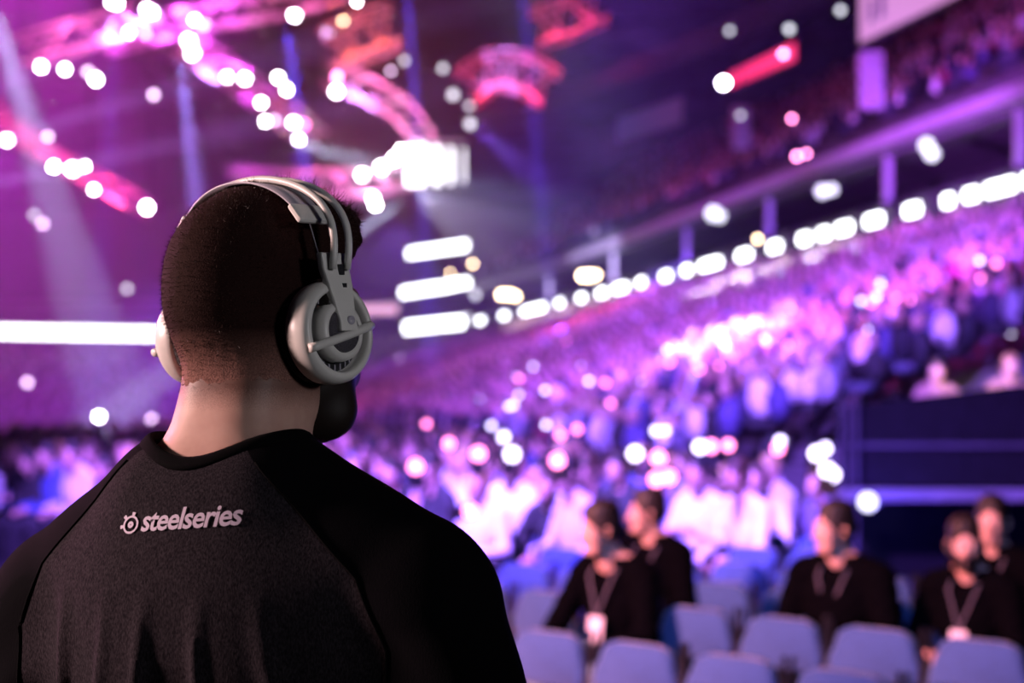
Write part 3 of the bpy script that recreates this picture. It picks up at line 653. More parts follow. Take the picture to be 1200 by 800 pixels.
def make_person(name, label, loc, rz, pose, jac, tro, hair, skin, group=None, h=.011, beard=False, cloth_inf=.014, sc=1.0):
    G, T, ear, sh = sitter(**pose); r = empty(name, loc, rz); tag(r, label, 'person', group); r.scale = (sc,)*3
    allp = G['torso']+G['arms']+G['legs']+G['shoes']+G['neck']+G['head']
    V, F = nets(Field(allp, .025), (-.36, -.3, 0), (.36, .66, 1.36), h)
    Vh, Fh = nets(Field(G['hands'], .004), (-.25, .05, .45), (.25, .58, .95), .0055)
    body = np_mesh('body', np.concatenate([V, Vh]), np.concatenate([F, Fh+len(V)]), skin, r)
    up = Field(G['torso']+G['arms'], .035)
    zc = sh.z+.075
    def jf(P):
        d = up(P)-cloth_inf-.004*np.sin(P[..., 2]*70+P[..., 0]*25)*np.sin(P[..., 0]*40+P[..., 1]*30)
        return np.maximum(np.maximum(d, P[..., 2]-zc-.02*np.clip(-P[..., 1]*8, -1, 1)), .50-P[..., 2]+.0*P[..., 0])
    V, F = nets(jf, (-.38, -.34, .48), (.38, .5, 1.2), h); np_mesh('jacket', V, F, jac, r)
    lg = Field(G['legs']+[('c', (-.06, -.03, .54), (.06, -.03, .54), .12, .12)], .03)
    V, F = nets(lambda P: np.maximum(lg(P)-.012, .085-P[..., 2]), (-.36, -.3, .05), (.36, .62, .75), h); np_mesh('trousers', V, F, tro, r)
    V, F = nets(lambda P: Field(G['shoes'], .02)(P)-.006, (-.3, .25, -.02), (.3, .66, .17), h); V[:, 2] = np.maximum(V[:, 2], .002); np_mesh('shoes', V, F, M['shoe'], r)
    hf = hair_field(ear, T, pose.get('hyaw', 0), pose.get('htilt', 0)); e = np.array(ear)
    V, F = nets(hf, e-.17, e+.19, .008); np_mesh('hair', V, F, hair, r)
    if beard:
        hd = Field(G['head'], .02); yaw = pose.get('hyaw', 0); rot = (Matrix.Rotation(yaw, 3, 'Z') @ Matrix.Rotation(pose.get('htilt', 0), 3, 'X')).transposed(); m = np.array(rot, dtype=np.float32); O = np.array(ear, dtype=np.float32)
        def bf(P):
            q = (P-O) @ m.T; mouth = d_ell(q, (0, .10, -.047), (.02, .03, .006))
            return np.maximum(np.maximum(np.maximum(hd(P)-.007, q[..., 2]+.030-np.clip(np.abs(q[..., 0])-.03, 0, 1)*1.0), -.01-q[..., 1]), -mouth)
        V, F = nets(bf, e-.15, e+.15, .007); np_mesh('beard', V, F, hair, r)
    for s in (-1, 1):
        ey = MB(); c = Vector(T((s*.031, .084, .012))); f = (Vector(T((s*.031, .2, .012)))-c).normalized(); q = f.to_track_quat('Z', 'Y').to_matrix().to_4x4()
        ey.lathe([(.001, .012), (.007, .010), (.011, .004), (.012, 0), (.008, -.008)], Matrix.Translation(c) @ q, 12, 0); ey.lathe([(.001, .0135), (.005, .012), (.0055, .009)], Matrix.Translation(c) @ q, 12, 1); ey.build('eye', [M['eye'], M['iris']], r, True)
    lp = MB(); a, b = Vector(T((-.022, .096, -.045))), Vector(T((.022, .096, -.045))); md = Vector(T((0, .103, -.045))); lp.tube([a, md, b], [.003, .006, .003], 8); lp.build('lips', M['lip'], r, True)
    return r, sh, ear
def lanyard(p, sh, card=True):
    b = MB(); b.tube([sh+Vector((-.075, .02, .06)), sh+Vector((-.07, .115, -.03)), sh+Vector((0, .15, -.22))], .006, 6); b.tube([sh+Vector((.075, .02, .06)), sh+Vector((.07, .115, -.03)), sh+Vector((0, .15, -.22))], .006, 6)
    b.build('lanyard', M['strap'], p)
    if card: MB().box(sh+Vector((0, .158, -.28)), (.085, .006, .12), Matrix.Rotation(.12, 3, 'X')).build('badge', M['badge'], p, bevel=.002)
sk2 = M['skinp']
def seat_at(rw, k): x, y = spot0(rw, k); return (x+.01, y-.05, 0)
# yaw angles are relative to the seats, which face the lower left of the picture
p1, s1, e1 = make_person('person', 'man with short dark hair in a black jacket and pale jeans, third figure left of the aisle men, a lit badge on his chest', seat_at(1, 4), FACE, dict(lean=.20, hyaw=-.55, htilt=-.1, arm='knees'), M['jacket'], M['denim'], M['hair'], sk2)
p2, s2, e2 = make_person('person', 'seated man in a black jacket turned left directly behind the man in pale jeans', seat_at(2, 5), FACE, dict(lean=.06, hyaw=-.75), M['jacket'], M['trouser'], M['hair'], sk2)
p3, s3, e3 = make_person('person', 'heavyset man in a black jacket looking left with his hands in his lap', (1.58, 6.92, 0), FACE, dict(lean=.08, hyaw=-.55, arm='lap', big=1.12), M['jacket'], M['trouser'], M['hair'], sk2)
p4, s4, e4 = make_person('person', 'bearded man in a black jacket looking down beside the right frame edge', seat_at(2, 1), FACE, dict(lean=.10, hyaw=.45, htilt=-.12, big=1.05), M['jacket'], M['trouser'], M['hair'], sk2, beard=True, sc=.955)
p5, s5, e5 = make_person('person', 'pale man with close-cropped hair sitting highest at the right, behind the bearded man', (2.44, 7.28, 0), FACE, dict(lean=.0, hyaw=.25), M['jacket'], M['trouser'], M['hair'], sk2)
p1['label'] = 'seated man in a black jacket and pale jeans leaning forward, nearest to the T-shirt man'
for p, s in ((p1, s1), (p2, s2), (p3, s3), (p4, s4), (p5, s5)): lanyard(p, s, p is not p3)

# ------------------------------------------------------------------ audience: individuals on the floor, then the masses
def crowd_mesh(name, pose, hair_m, h=.03):
    G, T, ear, sh = sitter(**pose); e = np.array(ear)
    f0 = Field(G['torso']+G['arms']+G['neck']+G['head']+G['legs']+G['shoes'], .03); hf = hair_field(ear, T, 0, 0)
    hands = [('c', p[1], p[2], .03, .025) for p in G['hands'][::14][:2]]
    allf = Field(f0.p+[('e', h_[1], (.045, .05, .03)) for h_ in hands], .03)
    V, F = nets(lambda P: np.minimum(allf(P)-.006, hf(P)), (-.36, -.32, 0), (.36, .66, 1.42), h)
    C = V[F].mean(1).astype(np.float32); grp = [Field(G['torso']+G['arms'], .02)(C)-.012, Field(G['legs'], .02)(C), Field(G['shoes'], .02)(C), Field(G['neck']+G['head'], .02)(C), hf(C), Field([('e', h_[1], (.045, .05, .03)) for h_ in hands], .02)(C)]
    a = np.argmin(np.stack(grp), 0); mi = np.array([0, 1, 1, 2, 3, 2])[a]
    o = np_mesh(name, V, F, [M['cloth_any'], M['trouser'], M['skinp'], hair_m], None, mi); return o
hair2 = mat('brown hair', (.05, .025, .015), .6); hair3 = mat('blond hair', (.35, .22, .1), .6)
CM = [crowd_mesh('person', dict(lean=.1, arm='lap'), M['hair']), crowd_mesh('person', dict(lean=.2, arm='knees'), hair2), crowd_mesh('person', dict(lean=.02, arm='hold'), M['hair']), crowd_mesh('person', dict(lean=.05, arm='lap'), hair3)]
c0 = chair_proto(True); tag(c0, 'blue-grey folding chair under the floor audience', 'chair', 'chairs under the floor audience')
SHIRT = [(.75, .75, .8), (.6, .6, .65), (.9, .9, .9), (.02, .02, .03), (.03, .03, .04), (.12, .1, .2), (.16, .03, .08), (.05, .08, .3), (.4, .4, .45), (.015, .015, .02), (.5, .3, .4), (.8, .8, .9)]
hidden = []; spots = []; bare = []
def front_x(y):
    for a, b in zip(PLAN, PLAN[1:]):
        if a.y <= y <= b.y: return a.x+(b.x-a.x)*(y-a.y)/(b.y-a.y)-OFF-1.3
    return 9
for rw in range(4, 120):
    for k in range(-10, 190):
        x, y = spot_of(rw, k)
        if y < 8.4 or y > 78 or x > front_x(y): continue
        u = 600+FPX*x/y
        if u > 1010 or u < -60: continue
        if y < 12 and x > 2.3: continue
        if (y > 31 and x < -9) or (x > 2.6 and 12.8 < y < 17): continue
        if random.random() < .10 or (rw == 4 and random.random() < .35): continue
        if y < 10.3:
            bare.append((x, y)); continue
        (hidden if 130 < u < 430 else spots).append((y, x, rw, k))
cn = {}
spots.sort(); rank = {}
for rw_ in range(4, 60):
    for n_, q_ in enumerate(sorted([q[3] for q in spots[:300] if q[2] == rw_])): rank[(rw_, q_)] = n_
NUM = ['zero', 'one', 'two', 'three', 'four', 'five', 'six', 'seven', 'eight']
ORDX = ORD+['eleventh', 'twelfth', 'thirteenth', 'fourteenth', 'fifteenth', 'sixteenth', 'seventeenth', 'eighteenth', 'nineteenth', 'twentieth']+['twenty-'+q for q in ORD]+['thirtieth or later']*40
SNAME = {(.75, .75, .8): 'white', (.6, .6, .65): 'light grey', (.9, .9, .9): 'bright white', (.02, .02, .03): 'black', (.03, .03, .04): 'black', (.12, .1, .2): 'dark violet', (.16, .03, .08): 'dark red', (.05, .08, .3): 'blue', (.4, .4, .45): 'grey', (.015, .015, .02): 'black', (.5, .3, .4): 'pink', (.8, .8, .9): 'white', (.85, .85, .9): 'white', (.55, .55, .65): 'light grey', (.7, .7, .9): 'pale blue'}
far_floor = spots[300:]; spots = spots[:300]; phone_spots = []
for i, (y, x, rw, k) in enumerate(spots):
    b = CM[i] if i < 4 else CM[random.randrange(4)].copy()
    if i >= 4: COL.objects.link(b)
    b.location = (x, y, 0); b.rotation_euler = (0, 0, FACE+random.uniform(-.5, .3)); s_ = random.uniform(.93, 1.07); b.scale = (1, 1, s_)
    b.color = (*(random.choice(SHIRT) if y > 13 or random.random() < .62 else random.choice([(.75, .75, .8), (.85, .85, .9), (.55, .55, .65), (.7, .7, .9)])), 1); cn[rw] = cn.get(rw, 0)+1; lb = 'spectator among the densely seated middle rows of the arena floor'
    if rw <= 11: lb = 'spectator in %s top, audience row %s behind the empty chairs, %s from the right' % (SNAME.get(tuple(round(v, 3) for v in b.color[:3]), 'pale'), NUM[rw-3], ORDX[rank[(rw, k)]])
    tag(b, lb, 'person', 'spectators seated on the arena floor')
    c = c0 if i == 0 else c0.copy()
    if i: COL.objects.link(c)
    c.location = (x, y, 0); c.rotation_euler = (0, 0, FACE)
    if random.random() < .07: phone_spots.append((x, y, 1.05))
for x, y in bare:
    c = c0.copy(); COL.objects.link(c); c.location = (x, y, 0); c.rotation_euler = (0, 0, FACE); tag(c, 'empty blue-grey folding chair between the near rows and the audience', 'chair', 'empty chairs before the audience')
# low person for the masses: head, torso, lap
def low_person():
    V = []; F = []; Ct = []
    def ell(c, r, n, m, col):
        b = len(V); V.append((c[0], c[1], c[2]+r[2]))
        for j in range(1, m):
            for i in range(n): a = 2*math.pi*i/n; t = math.pi*j/m; V.append((c[0]+r[0]*math.sin(t)*math.cos(a), c[1]+r[1]*math.sin(t)*math.sin(a), c[2]+r[2]*math.cos(t)))
        V.append((c[0], c[1], c[2]-r[2])); e = len(V)-1
        for i in range(n):
            F.append((b, b+1+i, b+1+(i+1) % n)); Ct.append(col)
            for j in range(m-2):
                p, q = b+1+j*n+i, b+1+j*n+(i+1) % n; F.append((p, p+n, q+n)); F.append((p, q+n, q)); Ct.extend([col, col])
            F.append((e, b+1+(m-2)*n+(i+1) % n, b+1+(m-2)*n+i)); Ct.append(col)
    ell((0, .02, 1.15), (.08, .095, .12), 6, 4, 1); ell((0, -.03, 1.20), (.088, .09, .10), 5, 3, 2); ell((0, -.03, .80), (.23, .14, .28), 6, 4, 0); ell((-.1, .2, .52), (.09, .28, .09), 4, 3, 3); ell((.1, .2, .52), (.09, .28, .09), 4, 3, 3)
    return np.array(V), np.array(F), np.array(Ct)
LV, LF, LC = low_person()
def mass(name, label, places):
    n = len(places); P = np.array([(p[0], p[1], p[2]) for p in places]); A = np.array([p[3] for p in places])
    c, s = np.cos(A)[:, None], np.sin(A)[:, None]; sc_ = RNG.uniform(.9, 1.1, (n, 1))
    X = (LV[None, :, 0]*c-LV[None, :, 1]*s)+P[:, 0:1]; Y = (LV[None, :, 0]*s+LV[None, :, 1]*c)+P[:, 1:2]; Z = LV[None, :, 2]*sc_+P[:, 2:3]
    V = np.stack([X, Y, Z], -1).reshape(-1, 3); F = (LF[None]+(np.arange(n)*len(LV))[:, None, None]).reshape(-1, 3)
    o = np_mesh(name, V, F, M['crowd'], None, None); me = o.data
    sh = np.array([(.02, .02, .03), (.01, .01, .02), (.05, .04, .1), (.10, .10, .16), (.03, .02, .05), (.9, .9, .95), (.8, .8, .85), (.5, .5, .6), (.3, .03, .10), (.08, .07, .22), (.35, .35, .45), (.015, .015, .02)])[RNG.integers(0, 12, n)]; sk = np.array([(.55, .33, .27), (.45, .27, .2), (.62, .4, .33)])[RNG.integers(0, 3, n)]; hr = np.array([(.02, .012, .01), (.06, .03, .02), (.3, .2, .1)])[RNG.integers(0, 3, n)]; tr = np.array([(.02, .02, .03), (.06, .07, .12)])[RNG.integers(0, 2, n)]
    cols = np.stack([sh, sk, hr, tr], 1)[:, LC, :].reshape(-1, 3); cols = np.repeat(cols, 3, 0); cols = np.concatenate([cols, np.ones((len(cols), 1))], 1)
    at_ = me.color_attributes.new('Col', 'FLOAT_COLOR', 'CORNER'); at_.data.foreach_set('color', cols.astype(np.float32).ravel())
    return tag(o, label, 'audience', kind='stuff')
pl = []
for y, x, rw, k in far_floor+hidden: pl.append((x, y, 0, FACE+random.uniform(-.3, .3)))
mass('far_floor_audience', 'far rows of the audience seated on the arena floor', pl)
seats_lower = []; seats_upper = []
def stand_rows(o0, o1, z0, z1, n, s0, s1, out, occ=.93, aisle=()):
    for r_ in range(n):
        off = o0+(o1-o0)*(r_+.4)/n; z = z0+(z1-z0)*(r_+1)/n; s = s0
        while s < s1:
            p, nn = plan_at(s); i = min(int(s), len(PLAN)-2); L_ = (PLAN[i+1]-PLAN[i]).length; q = p+nn*off
            if all(abs(s-a) > w_ for a, w_ in aisle) and random.random() < occ: out.append((q.x, q.y, z-.45+.02, math.atan2(-nn.y, -nn.x)-math.pi/2+random.uniform(-.5, .5)))
            s += random.uniform(.46, .54)/L_
stand_rows(-OFF, 0, .25, 5.6, NR, .8, 8.4, seats_lower, .95, [(3.55, .05), (4.9, .05), (6.0, .045), (7.0, .05)])
stand_rows(-OFF, 0, .25, 5.6, NR, 8.4, 11.6, seats_lower, .8)
mass('lower_stand_audience', 'densely seated crowd filling the lower stand at right', [(a, b, c+.45, d) for a, b, c, d in seats_lower])
stand_rows(.4, 15, 9.5, 19.0, 16, 1.5, 8.0, seats_upper, .55)
mass('upper_stand_audience', 'dim violet crowd in the upper stand at top right', [(a, b, c+.45, d) for a, b, c, d in seats_upper])
# aisle rail going up the lower stand
r0 = at(950, 498, 17.5); r1 = at(1225, 232, 30); ar = empty('aisle_rail', (r0.x, r0.y, 0)); tag(ar, 'dark stair rail climbing the lower stand at right', 'railing')
o0 = Vector((r0.x, r0.y, 0)); MB().tube([r0-o0, r1-o0], .09, 8).build('handrail', M['black'], ar); MB().tube([r0-o0-Vector((0, 0, .4)), r1-o0-Vector((0, 0, .4))], .06, 8).build('midrail', M['black'], ar)
MB().tube([r0-o0-Vector((0, 0, .8)), r1-o0-Vector((0, 0, .8))], .06, 8).build('lower_rail', M['black'], ar)
for i in range(8):
    q = r0.lerp(r1, i/7)-o0; MB().tube([(q.x, q.y, 0), q], .045, 6).build('post', M['black'], ar)
# glowing phones held up in the crowd, the dim ones added as sparkle
def phone_proto():
    b = MB(); b.box((0, 0, 0), (.09, .012, .18)); return b.build('phone', [M['dark_p']], bevel=.004)
PH = [(785, 428, 52, 0), (848, 412, 50, 0), (820, 436, 48, 0), (838, 430, 48, 0), (862, 425, 47, 0), (876, 419, 46, 0), (927, 366, 48, 0), (920, 405, 44, 0), (996, 394, 40, 0), (1017, 356, 42, 0), (1050, 353, 42, 0), (1062, 352, 42, 0), (1109, 348, 39, 0), (1090, 377, 38, 0),
      (940, 432, 36, 0), (946, 428, 36, 0), (655, 548, 22, 1), (662, 400, 60, 0), (488, 555, 24, 0), (543, 600, 14, 0), (710, 452, 40, 0), (652, 510, 30, 0), (675, 507, 30, 0), (712, 472, 34, 0), (770, 545, 22, 0), (775, 560, 20, 0), (770, 570, 20, 0), (825, 525, 24, 0), (832, 530, 24, 0), (847, 522, 24, 0),
      (608, 446, 56, 0), (565, 470, 56, 0), (500, 500, 40, 0), (520, 520, 32, 0), (560, 540, 26, 0), (700, 500, 28, 0), (884, 500, 24, 0), (905, 525, 21, 1), (917, 460, 33, 1), (860, 392, 52, 0), (880, 388, 50, 0), (1010, 372, 42, 0), (1150, 330, 38, 0), (1164, 310, 37, 0)]
def crowd_depth(x, y, d):                       # where the sight line meets the heads of the seated crowd
    for i in range(700):
        q = 9+i*.12; p = at(x, y, q); base = 0
        if q > 21.5:
            for a, b in zip(PLAN, PLAN[1:]):
                if a.y <= q <= b.y:
                    o_ = (p.x-(a.x+(b.x-a.x)*(q-a.y)/(b.y-a.y)))*.97
                    if -OFF < o_ < 0: base = .25+(o_+OFF)/OFF*5.35
        if p.z < base+1.42: return q-.35
    return d
prng = random.Random(11); PH = [(a, b, c, k if (n_ % 9) else 1) for n_, (a, b, c, k) in enumerate(PH)]
for _ in range(34):  # dim lights scattered at random, added only for crowd sparkle
    x = prng.uniform(560, 975); y = prng.uniform(400+max(0, 760-x)*.22, 565); PH.append((x, y, 30, 2))
for _ in range(12): x = prng.uniform(985, 1190); PH.append((x, prng.uniform(300, 440)-(x-985)*.1, 30, 2))
PH = [(a, b, crowd_depth(a, b, c), k) for a, b, c, k in PH]
ph = phone_proto(); sm = MB().lathe([(.043, 0), (.040, .004), (.01, .005)], Matrix.Translation((0, -.006, .045)) @ Matrix.Rotation(R(90), 4, 'X'), 14).build('phone_light', E['phone'], ph)
for i, (x, y, d, c) in enumerate(PH):
    o = ph if i == 0 else copy_tree(ph); p = at(x, y, d); o.location = p; k = max(1, d/30); o.rotation_euler = (0, random.uniform(-.3, .3)+1.57*(i % 2), -math.atan2(p.x, p.y)); o.scale = (1.0, 1, 1.0)
    if c == 2: o.children[0].material_slots[0].link = 'OBJECT'; o.children[0].material_slots[0].material = E['phone_sparkle']
    if c == 1: o.children[0].material_slots[0].link = 'OBJECT'; o.children[0].material_slots[0].material = E['phonep']
    tag(o, ('phone with a bright white light %s', 'phone with a pink light %s', 'phone with a dim lilac light, added for sparkle, %s')[c if c < 3 else 0] % ('held up on the arena floor' if d < 21.5 else 'held up in the sloping lower stand'), 'phone', ('bright phones', 'pink phones', 'dim added phones')[c]+(' on the arena floor' if d < 21.5 else ' in the lower stand'))

# ------------------------------------------------------------------ black walkway wall at right with a lit ledge
d = 14.0
def X(px, dd=d): return (px-600)*dd/FPX
def Z(py, dd=d): return CAMZ+(YH-py)*dd/FPX
ww = empty('walkway_wall', (X(985), d, 0)); tag(ww, 'black boarded walkway wall with a lilac ledge at the right edge', 'wall')
def wp(x0, x1, z0, z1, y0=0, th=.06, z1b=None):
    z1b = z1 if z1b is None else z1b; V = [(x0, y0, z0), (x1, y0, z0), (x1, y0, z1b), (x0, y0, z1), (x0, y0+th, z0), (x1, y0+th, z0), (x1, y0+th, z1b), (x0, y0+th, z1)]
    return MB().add(V, [(0, 1, 2, 3), (4, 7, 6, 5), (0, 4, 5, 1), (3, 2, 6, 7), (0, 3, 7, 4), (1, 5, 6, 2)])
W1 = X(1280)-X(985); zt0, zt1 = Z(476), Z(440)
wp(0, W1*.5, Z(520), zt0, 0, .06, (zt0+zt1)/2).build('board', M['black'], ww, bevel=.004); wp(W1*.5+.01, W1, Z(520), (zt0+zt1)/2, 0, .06, zt1).build('board', M['black'], ww, bevel=.004)
wp(0, W1*.5, Z(572), Z(521.2)).build('board', M['black'], ww, bevel=.004); wp(W1*.5+.01, W1, Z(572), Z(521.2)).build('board', M['black'], ww, bevel=.004)
wp(-.02, W1, Z(524), Z(519), -.03, .03).build('batten', M['wall'], ww)
wp(-.05, W1, Z(586), Z(573), -.12, .3).build('ledge', M['conc'], ww, bevel=.01)
wp(0, W1, 0, Z(587), .5, .05).build('skirt', M['black'], ww)
for x in (984, 993, 1002): MB().box((X(x)-X(985), -.05, .93), (.03, .05, 1.85)).build('post', M['wall'], ww)
lamp(1017, 588, 13.4, 'grey', 'small square lilac lamp under the walkway ledge', .9)
light('blue_walkway_lamp', 'POINT', (X(1030), d-.7, Z(592)), 90, (.08, .05, 1), size=.1)
light('blue_walkway_lamp', 'POINT', (X(1100, 12), 12.4, 1.0), 40, (.08, .05, 1), size=.1)
light('walkway_wash', 'SPOT', (1.5, 9, 3.5), 30, (.55, .3, 1), (X(1150), d, Z(575)), 14, .9, .2)
# people standing behind the walkway wall, lit warm
def standing(label, x, ytop, dd, m_):
    o = m_.copy(); COL.objects.link(o); z = Z(ytop, dd)-1.30; o.location = (X(x, dd), dd, z); o.rotation_euler = (0, 0, math.pi+random.uniform(-.4, .4)); o.color = (.3, .18, .15, 1); tag(o, label, 'person'); return o
standing('warm-lit spectator just above the walkway wall, left of two', 1098, 430, 15.5, CM[0]); standing('warm-lit spectator above the walkway wall at the right frame edge', 1184, 414, 15.5, CM[3])
light('warm_walkway_lamp', 'SPOT', (2.5, 9, 3.2), 5000, (1, .66, .5), (X(1140, 15.5), 15.5, Z(436, 15.5)), 9, .8, .15)
deck = MB().box((X(1180, 15.5), 15.8, .37), (5.0, 1.5, .73)).build('walkway_deck', M['conc']); tag(deck, kind='structure')

# ------------------------------------------------------------------ the man with the headphones
TY, HY = R(-20), R(-36)                             # torso and head turned to the right, away from the camera
RZ = .24
man = empty('person', (-.262, 1.375, RZ), TY); tag(man, 'man seen from behind in a black raglan T-shirt wearing white headphones', 'person')
def hf2(v): return v
HO = Vector((.007, .030, 1.628))                    # ear axis in the man's frame
hyaw = HY-TY
ht = R(3)
head, HT = head_prims(HO, hyaw, ht, 1.0)
HROT = Matrix.Rotation(hyaw, 3, 'Z') @ Matrix.Rotation(ht, 3, 'X')
tor = [('c', (-.045, -.052, 1.475), (.045, -.052, 1.475), .040, .040), ('e', (0, 0, 1.28), (.175, .112, .25)), ('e', (0, -.03, 1.36), (.165, .098, .15)), ('c', (-.13, -.015, 1.39), (.13, -.015, 1.40), .060, .062),
       ('c', (-.03, -.022, 1.488), (-.180, -.015, 1.378), .034, .050, .03), ('c', (.03, -.022, 1.495), (.185, -.015, 1.400), .034, .050, .03),
       ('e', (0, .0, 1.08), (.155, .108, .2)), ('e', (0, 0, .94), (.165, .115, .13))]
arms = []
for s in (-1, 1): arms += [('c', (s*.202, -.012, 1.358+s*.010), (s*.270, -.02, 1.10), .062, .048, .03), ('c', (s*.270, -.02, 1.10), (s*.25, .07, .88), .046, .030, .02)]
hands = []
for s in (-1, 1): hands += hand_prims((s*.25, .075, .87), (0, .15, -1), (-s, .1, 0), s, .3)
legs = []
for s in (-1, 1): legs += [('c', (s*.09, 0, .88), (s*.10, .015, .50), .088, .058), ('c', (s*.10, .015, .50), (s*.11, -.02, .09), .058, .040), ('c', (s*.11, -.05, .045), (s*.13, .14, .035), .042, .034)]
neck = [('c', (0, -.022, 1.46), tuple(HO+HROT @ Vector((.006, .006, .0))), .064, .058, .022), ('c', (-.014, -.042, 1.50), (-.004, -.022, 1.60), .035, .036, .02), ('c', (.026, -.042, 1.50), (.026, -.018, 1.60), .035, .036, .02)]
V, F = nets(Field(tor+arms+neck+legs, .03), (-.34, -.2, .0), (.34, .24, 1.50), .009)
keepz = V[F].mean(1)[:, 2]
full = Field(tor+arms+legs+neck+head, .03)
V, F = nets(full, (-.34, -.2, -.01), (.34, .24, 1.80), .0065)
V2, F2 = nets(Field(hands, .004), (-.32, .0, .66), (.32, .2, .92), .0045)
body = np_mesh('body', np.concatenate([V, V2]), np.concatenate([F, F2+len(V)]), M['skin'], man)
# T-shirt
shf = Field(tor+arms, .035)
COLY = lambda y: 1.512-.030*np.clip((y+.08)/.16, 0, 1)*1.6
def folds(P):
    x, y, z = P[..., 0], P[..., 1], P[..., 2]
    low = np.clip((1.40-z)/.10, 0, 1); bk = np.clip(-y*16, 0, 1)
    def rdg(x0, wd, am, lean): return am*np.exp(-((x-x0-lean*(1.35-z)+.006*np.sin(z*22+x0*90))/wd)**2)
    a = rdg(-.125, .008, .010, -.10)+rdg(-.068, .006, .008, -.03)+rdg(-.018, .0065, .013, .07)+rdg(.042, .006, .011, .05)+rdg(.10, .008, .009, .12)+rdg(.02, .02, -.004, .06)
    a = a+np.sin(x*58+z*9+1.2*np.sin(z*13+x*5))*.0022
    b = .0032*np.sin((z+abs(x)*.8)*62)*np.clip((abs(x)-.1)*10, 0, 1)
    return (a*bk)*low+b*np.clip((1.42-z)*8, 0, 1)
NCR = .0765
def shirt(P):
    z = P[..., 2]; loose = .009+.022*np.clip((1.36-z)/.3, 0, 1)
    d = shf(P)-loose-folds(P)
    d = np.maximum(d, z-1.555); d = np.maximum(d, .90-z)
    d = np.maximum(d, np.where(z > 1.40, NCR-np.sqrt(P[..., 0]**2+(P[..., 1]+.020-(z-1.5)*.1)**2), -1))
    ax = np.abs(P[..., 0]); d = np.maximum(d, np.where(ax > .19, 1.155-z, -1))
    return d
V, F = nets(shirt, (-.37, -.24, .87), (.37, .22, 1.56), .0055)
cen = V[F].mean(1); dz_ = 1.52-cen[:, 2]; lim = np.minimum(np.minimum(dz_*SEAMK+SEAM0, dz_*.42+.118), SEAM1); side = np.abs(cen[:, 0]) > lim
Vs, Fs = sub_faces(V, F, ~side); ts = np_mesh('t_shirt', Vs, Fs, M['shirt'], man)
for s in (-1, 1):
    Va, Fa = sub_faces(V, F, side & (np.sign(cen[:, 0]) == s)); o = np_mesh('sleeve', Va, Fa, M['shirt'], ts); o['label'] = 'plain black sleeve'
bv = BVHTree.FromPolygons([tuple(v) for v in V], [tuple(f) for f in F])
bb = BVHTree.FromPolygons([Vector(v) for v in body.data.vertices.values() and [x.co for x in body.data.vertices]], [tuple(p.vertices) for p in body.data.polygons])
def on(bvh, o_, d_, off):
    h_, n_, i_, t_ = bvh.ray_cast(Vector(o_), Vector(d_)); return (h_+n_*off, n_) if h_ else (None, None)
# collar: a ribbed band round the neck
ring = []
for i in range(72):
    a = 2*math.pi*i/72; dr = Vector((math.cos(a), math.sin(a), 0)); c0_ = Vector((0, -.02, 0))
    q = c0_+dr*(NCR+.006); h_, n_ = on(bv, (q.x, q.y, 1.7), (0, 0, -1), .0)
    q2 = c0_+dr*(NCR+.0015); 
    if h_ is None: continue
    ring.append([h_, n_, dr])
zs = [q[0].z for q in ring]; m_ = len(zs); zs = [sum(zs[(i+k) % m_] for k in range(-4, 5))/9 for i in range(m_)]
Vc = []
for (h_, n_, dr), z in zip(ring, zs):
    c0_ = Vector((0, -.02, z)); 
    for rr, dz in ((NCR-.004, .0085), (NCR-.0025, .0095), (NCR+.001, .0080), (NCR+.0065, .0020), (NCR+.0065, -.003), (NCR-.004, -.002)): Vc.append(c0_+dr*rr+Vector((0, 0, dz)))
n = len(ring); Fc = [(i*6+j, ((i+1) % n)*6+j, ((i+1) % n)*6+(j+1) % 6, i*6+(j+1) % 6) for i in range(n) for j in range(6)]
MB().add(Vc, Fc).build('collar', M['seam'], ts, True)
# raglan seams and hem stitching
for s in (-1, 1):
    pts = []
    for i in range(40):
        z = 1.505-i*.0062; x = s*min((1.52-z)*SEAMK+SEAM0, (1.52-z)*.42+.118, SEAM1); h_, _ = on(bv, (x, -.5, z), (0, 1, 0), .0008)
        if h_: pts.append(h_)
    if len(pts) > 3: MB().tube(pts, .0011, 6).build('seam', M['seam'], ts, True)
# printed lettering and gear emblem, laid on the cloth
cu = bpy.data.curves.new('lettering', 'FONT'); cu.body = 'steelseries'; cu.size = .0285; cu.shear = .12; cu.offset = .00055; cu.space_character = .93; cu.resolution_u = 3
tmp = bpy.data.objects.new('lettering', cu); COL.objects.link(tmp); bpy.context.view_layer.update()
me = bpy.data.meshes.new_from_object(tmp); bpy.data.objects.remove(tmp)
bm = bmesh.new(); bm.from_mesh(me)
bmesh.ops.triangulate(bm, faces=bm.faces)
for _ in range(2):
    long = [e for e in bm.edges if e.calc_length() > .004]
    if long: bmesh.ops.subdivide_edges(bm, edges=long, cuts=1)
bmesh.ops.triangulate(bm, faces=bm.faces)
LX, LZ = LOGO_X, LOGO_Z = -.029, 1.444
xs = [v.co.x for v in bm.verts]; x0, x1 = min(xs), max(xs); KX = .0965/(x1-x0)
def lay(bm_, name):
    for v in bm_.verts:
        x, z = v.co.x, v.co.y; X_ = LX+x; Z_ = LZ+z*.93+x*.085
        h_, _ = on(bv, (X_, -.5, Z_), (0, 1, 0), .0012); v.co = h_ if h_ else Vector((X_, -.13, Z_))
    me_ = bpy.data.meshes.new(name); bm_.to_mesh(me_); bm_.free(); o = link(name, me_, M['print'], ts); o['label'] = 'pale printed lettering on the back of the shirt' if name == 'lettering' else 'pale printed gear emblem'; return o
for v in bm.verts: v.co.x = (v.co.x-x0)*KX; v.co.y *= 1.0
lay(bm, 'lettering')
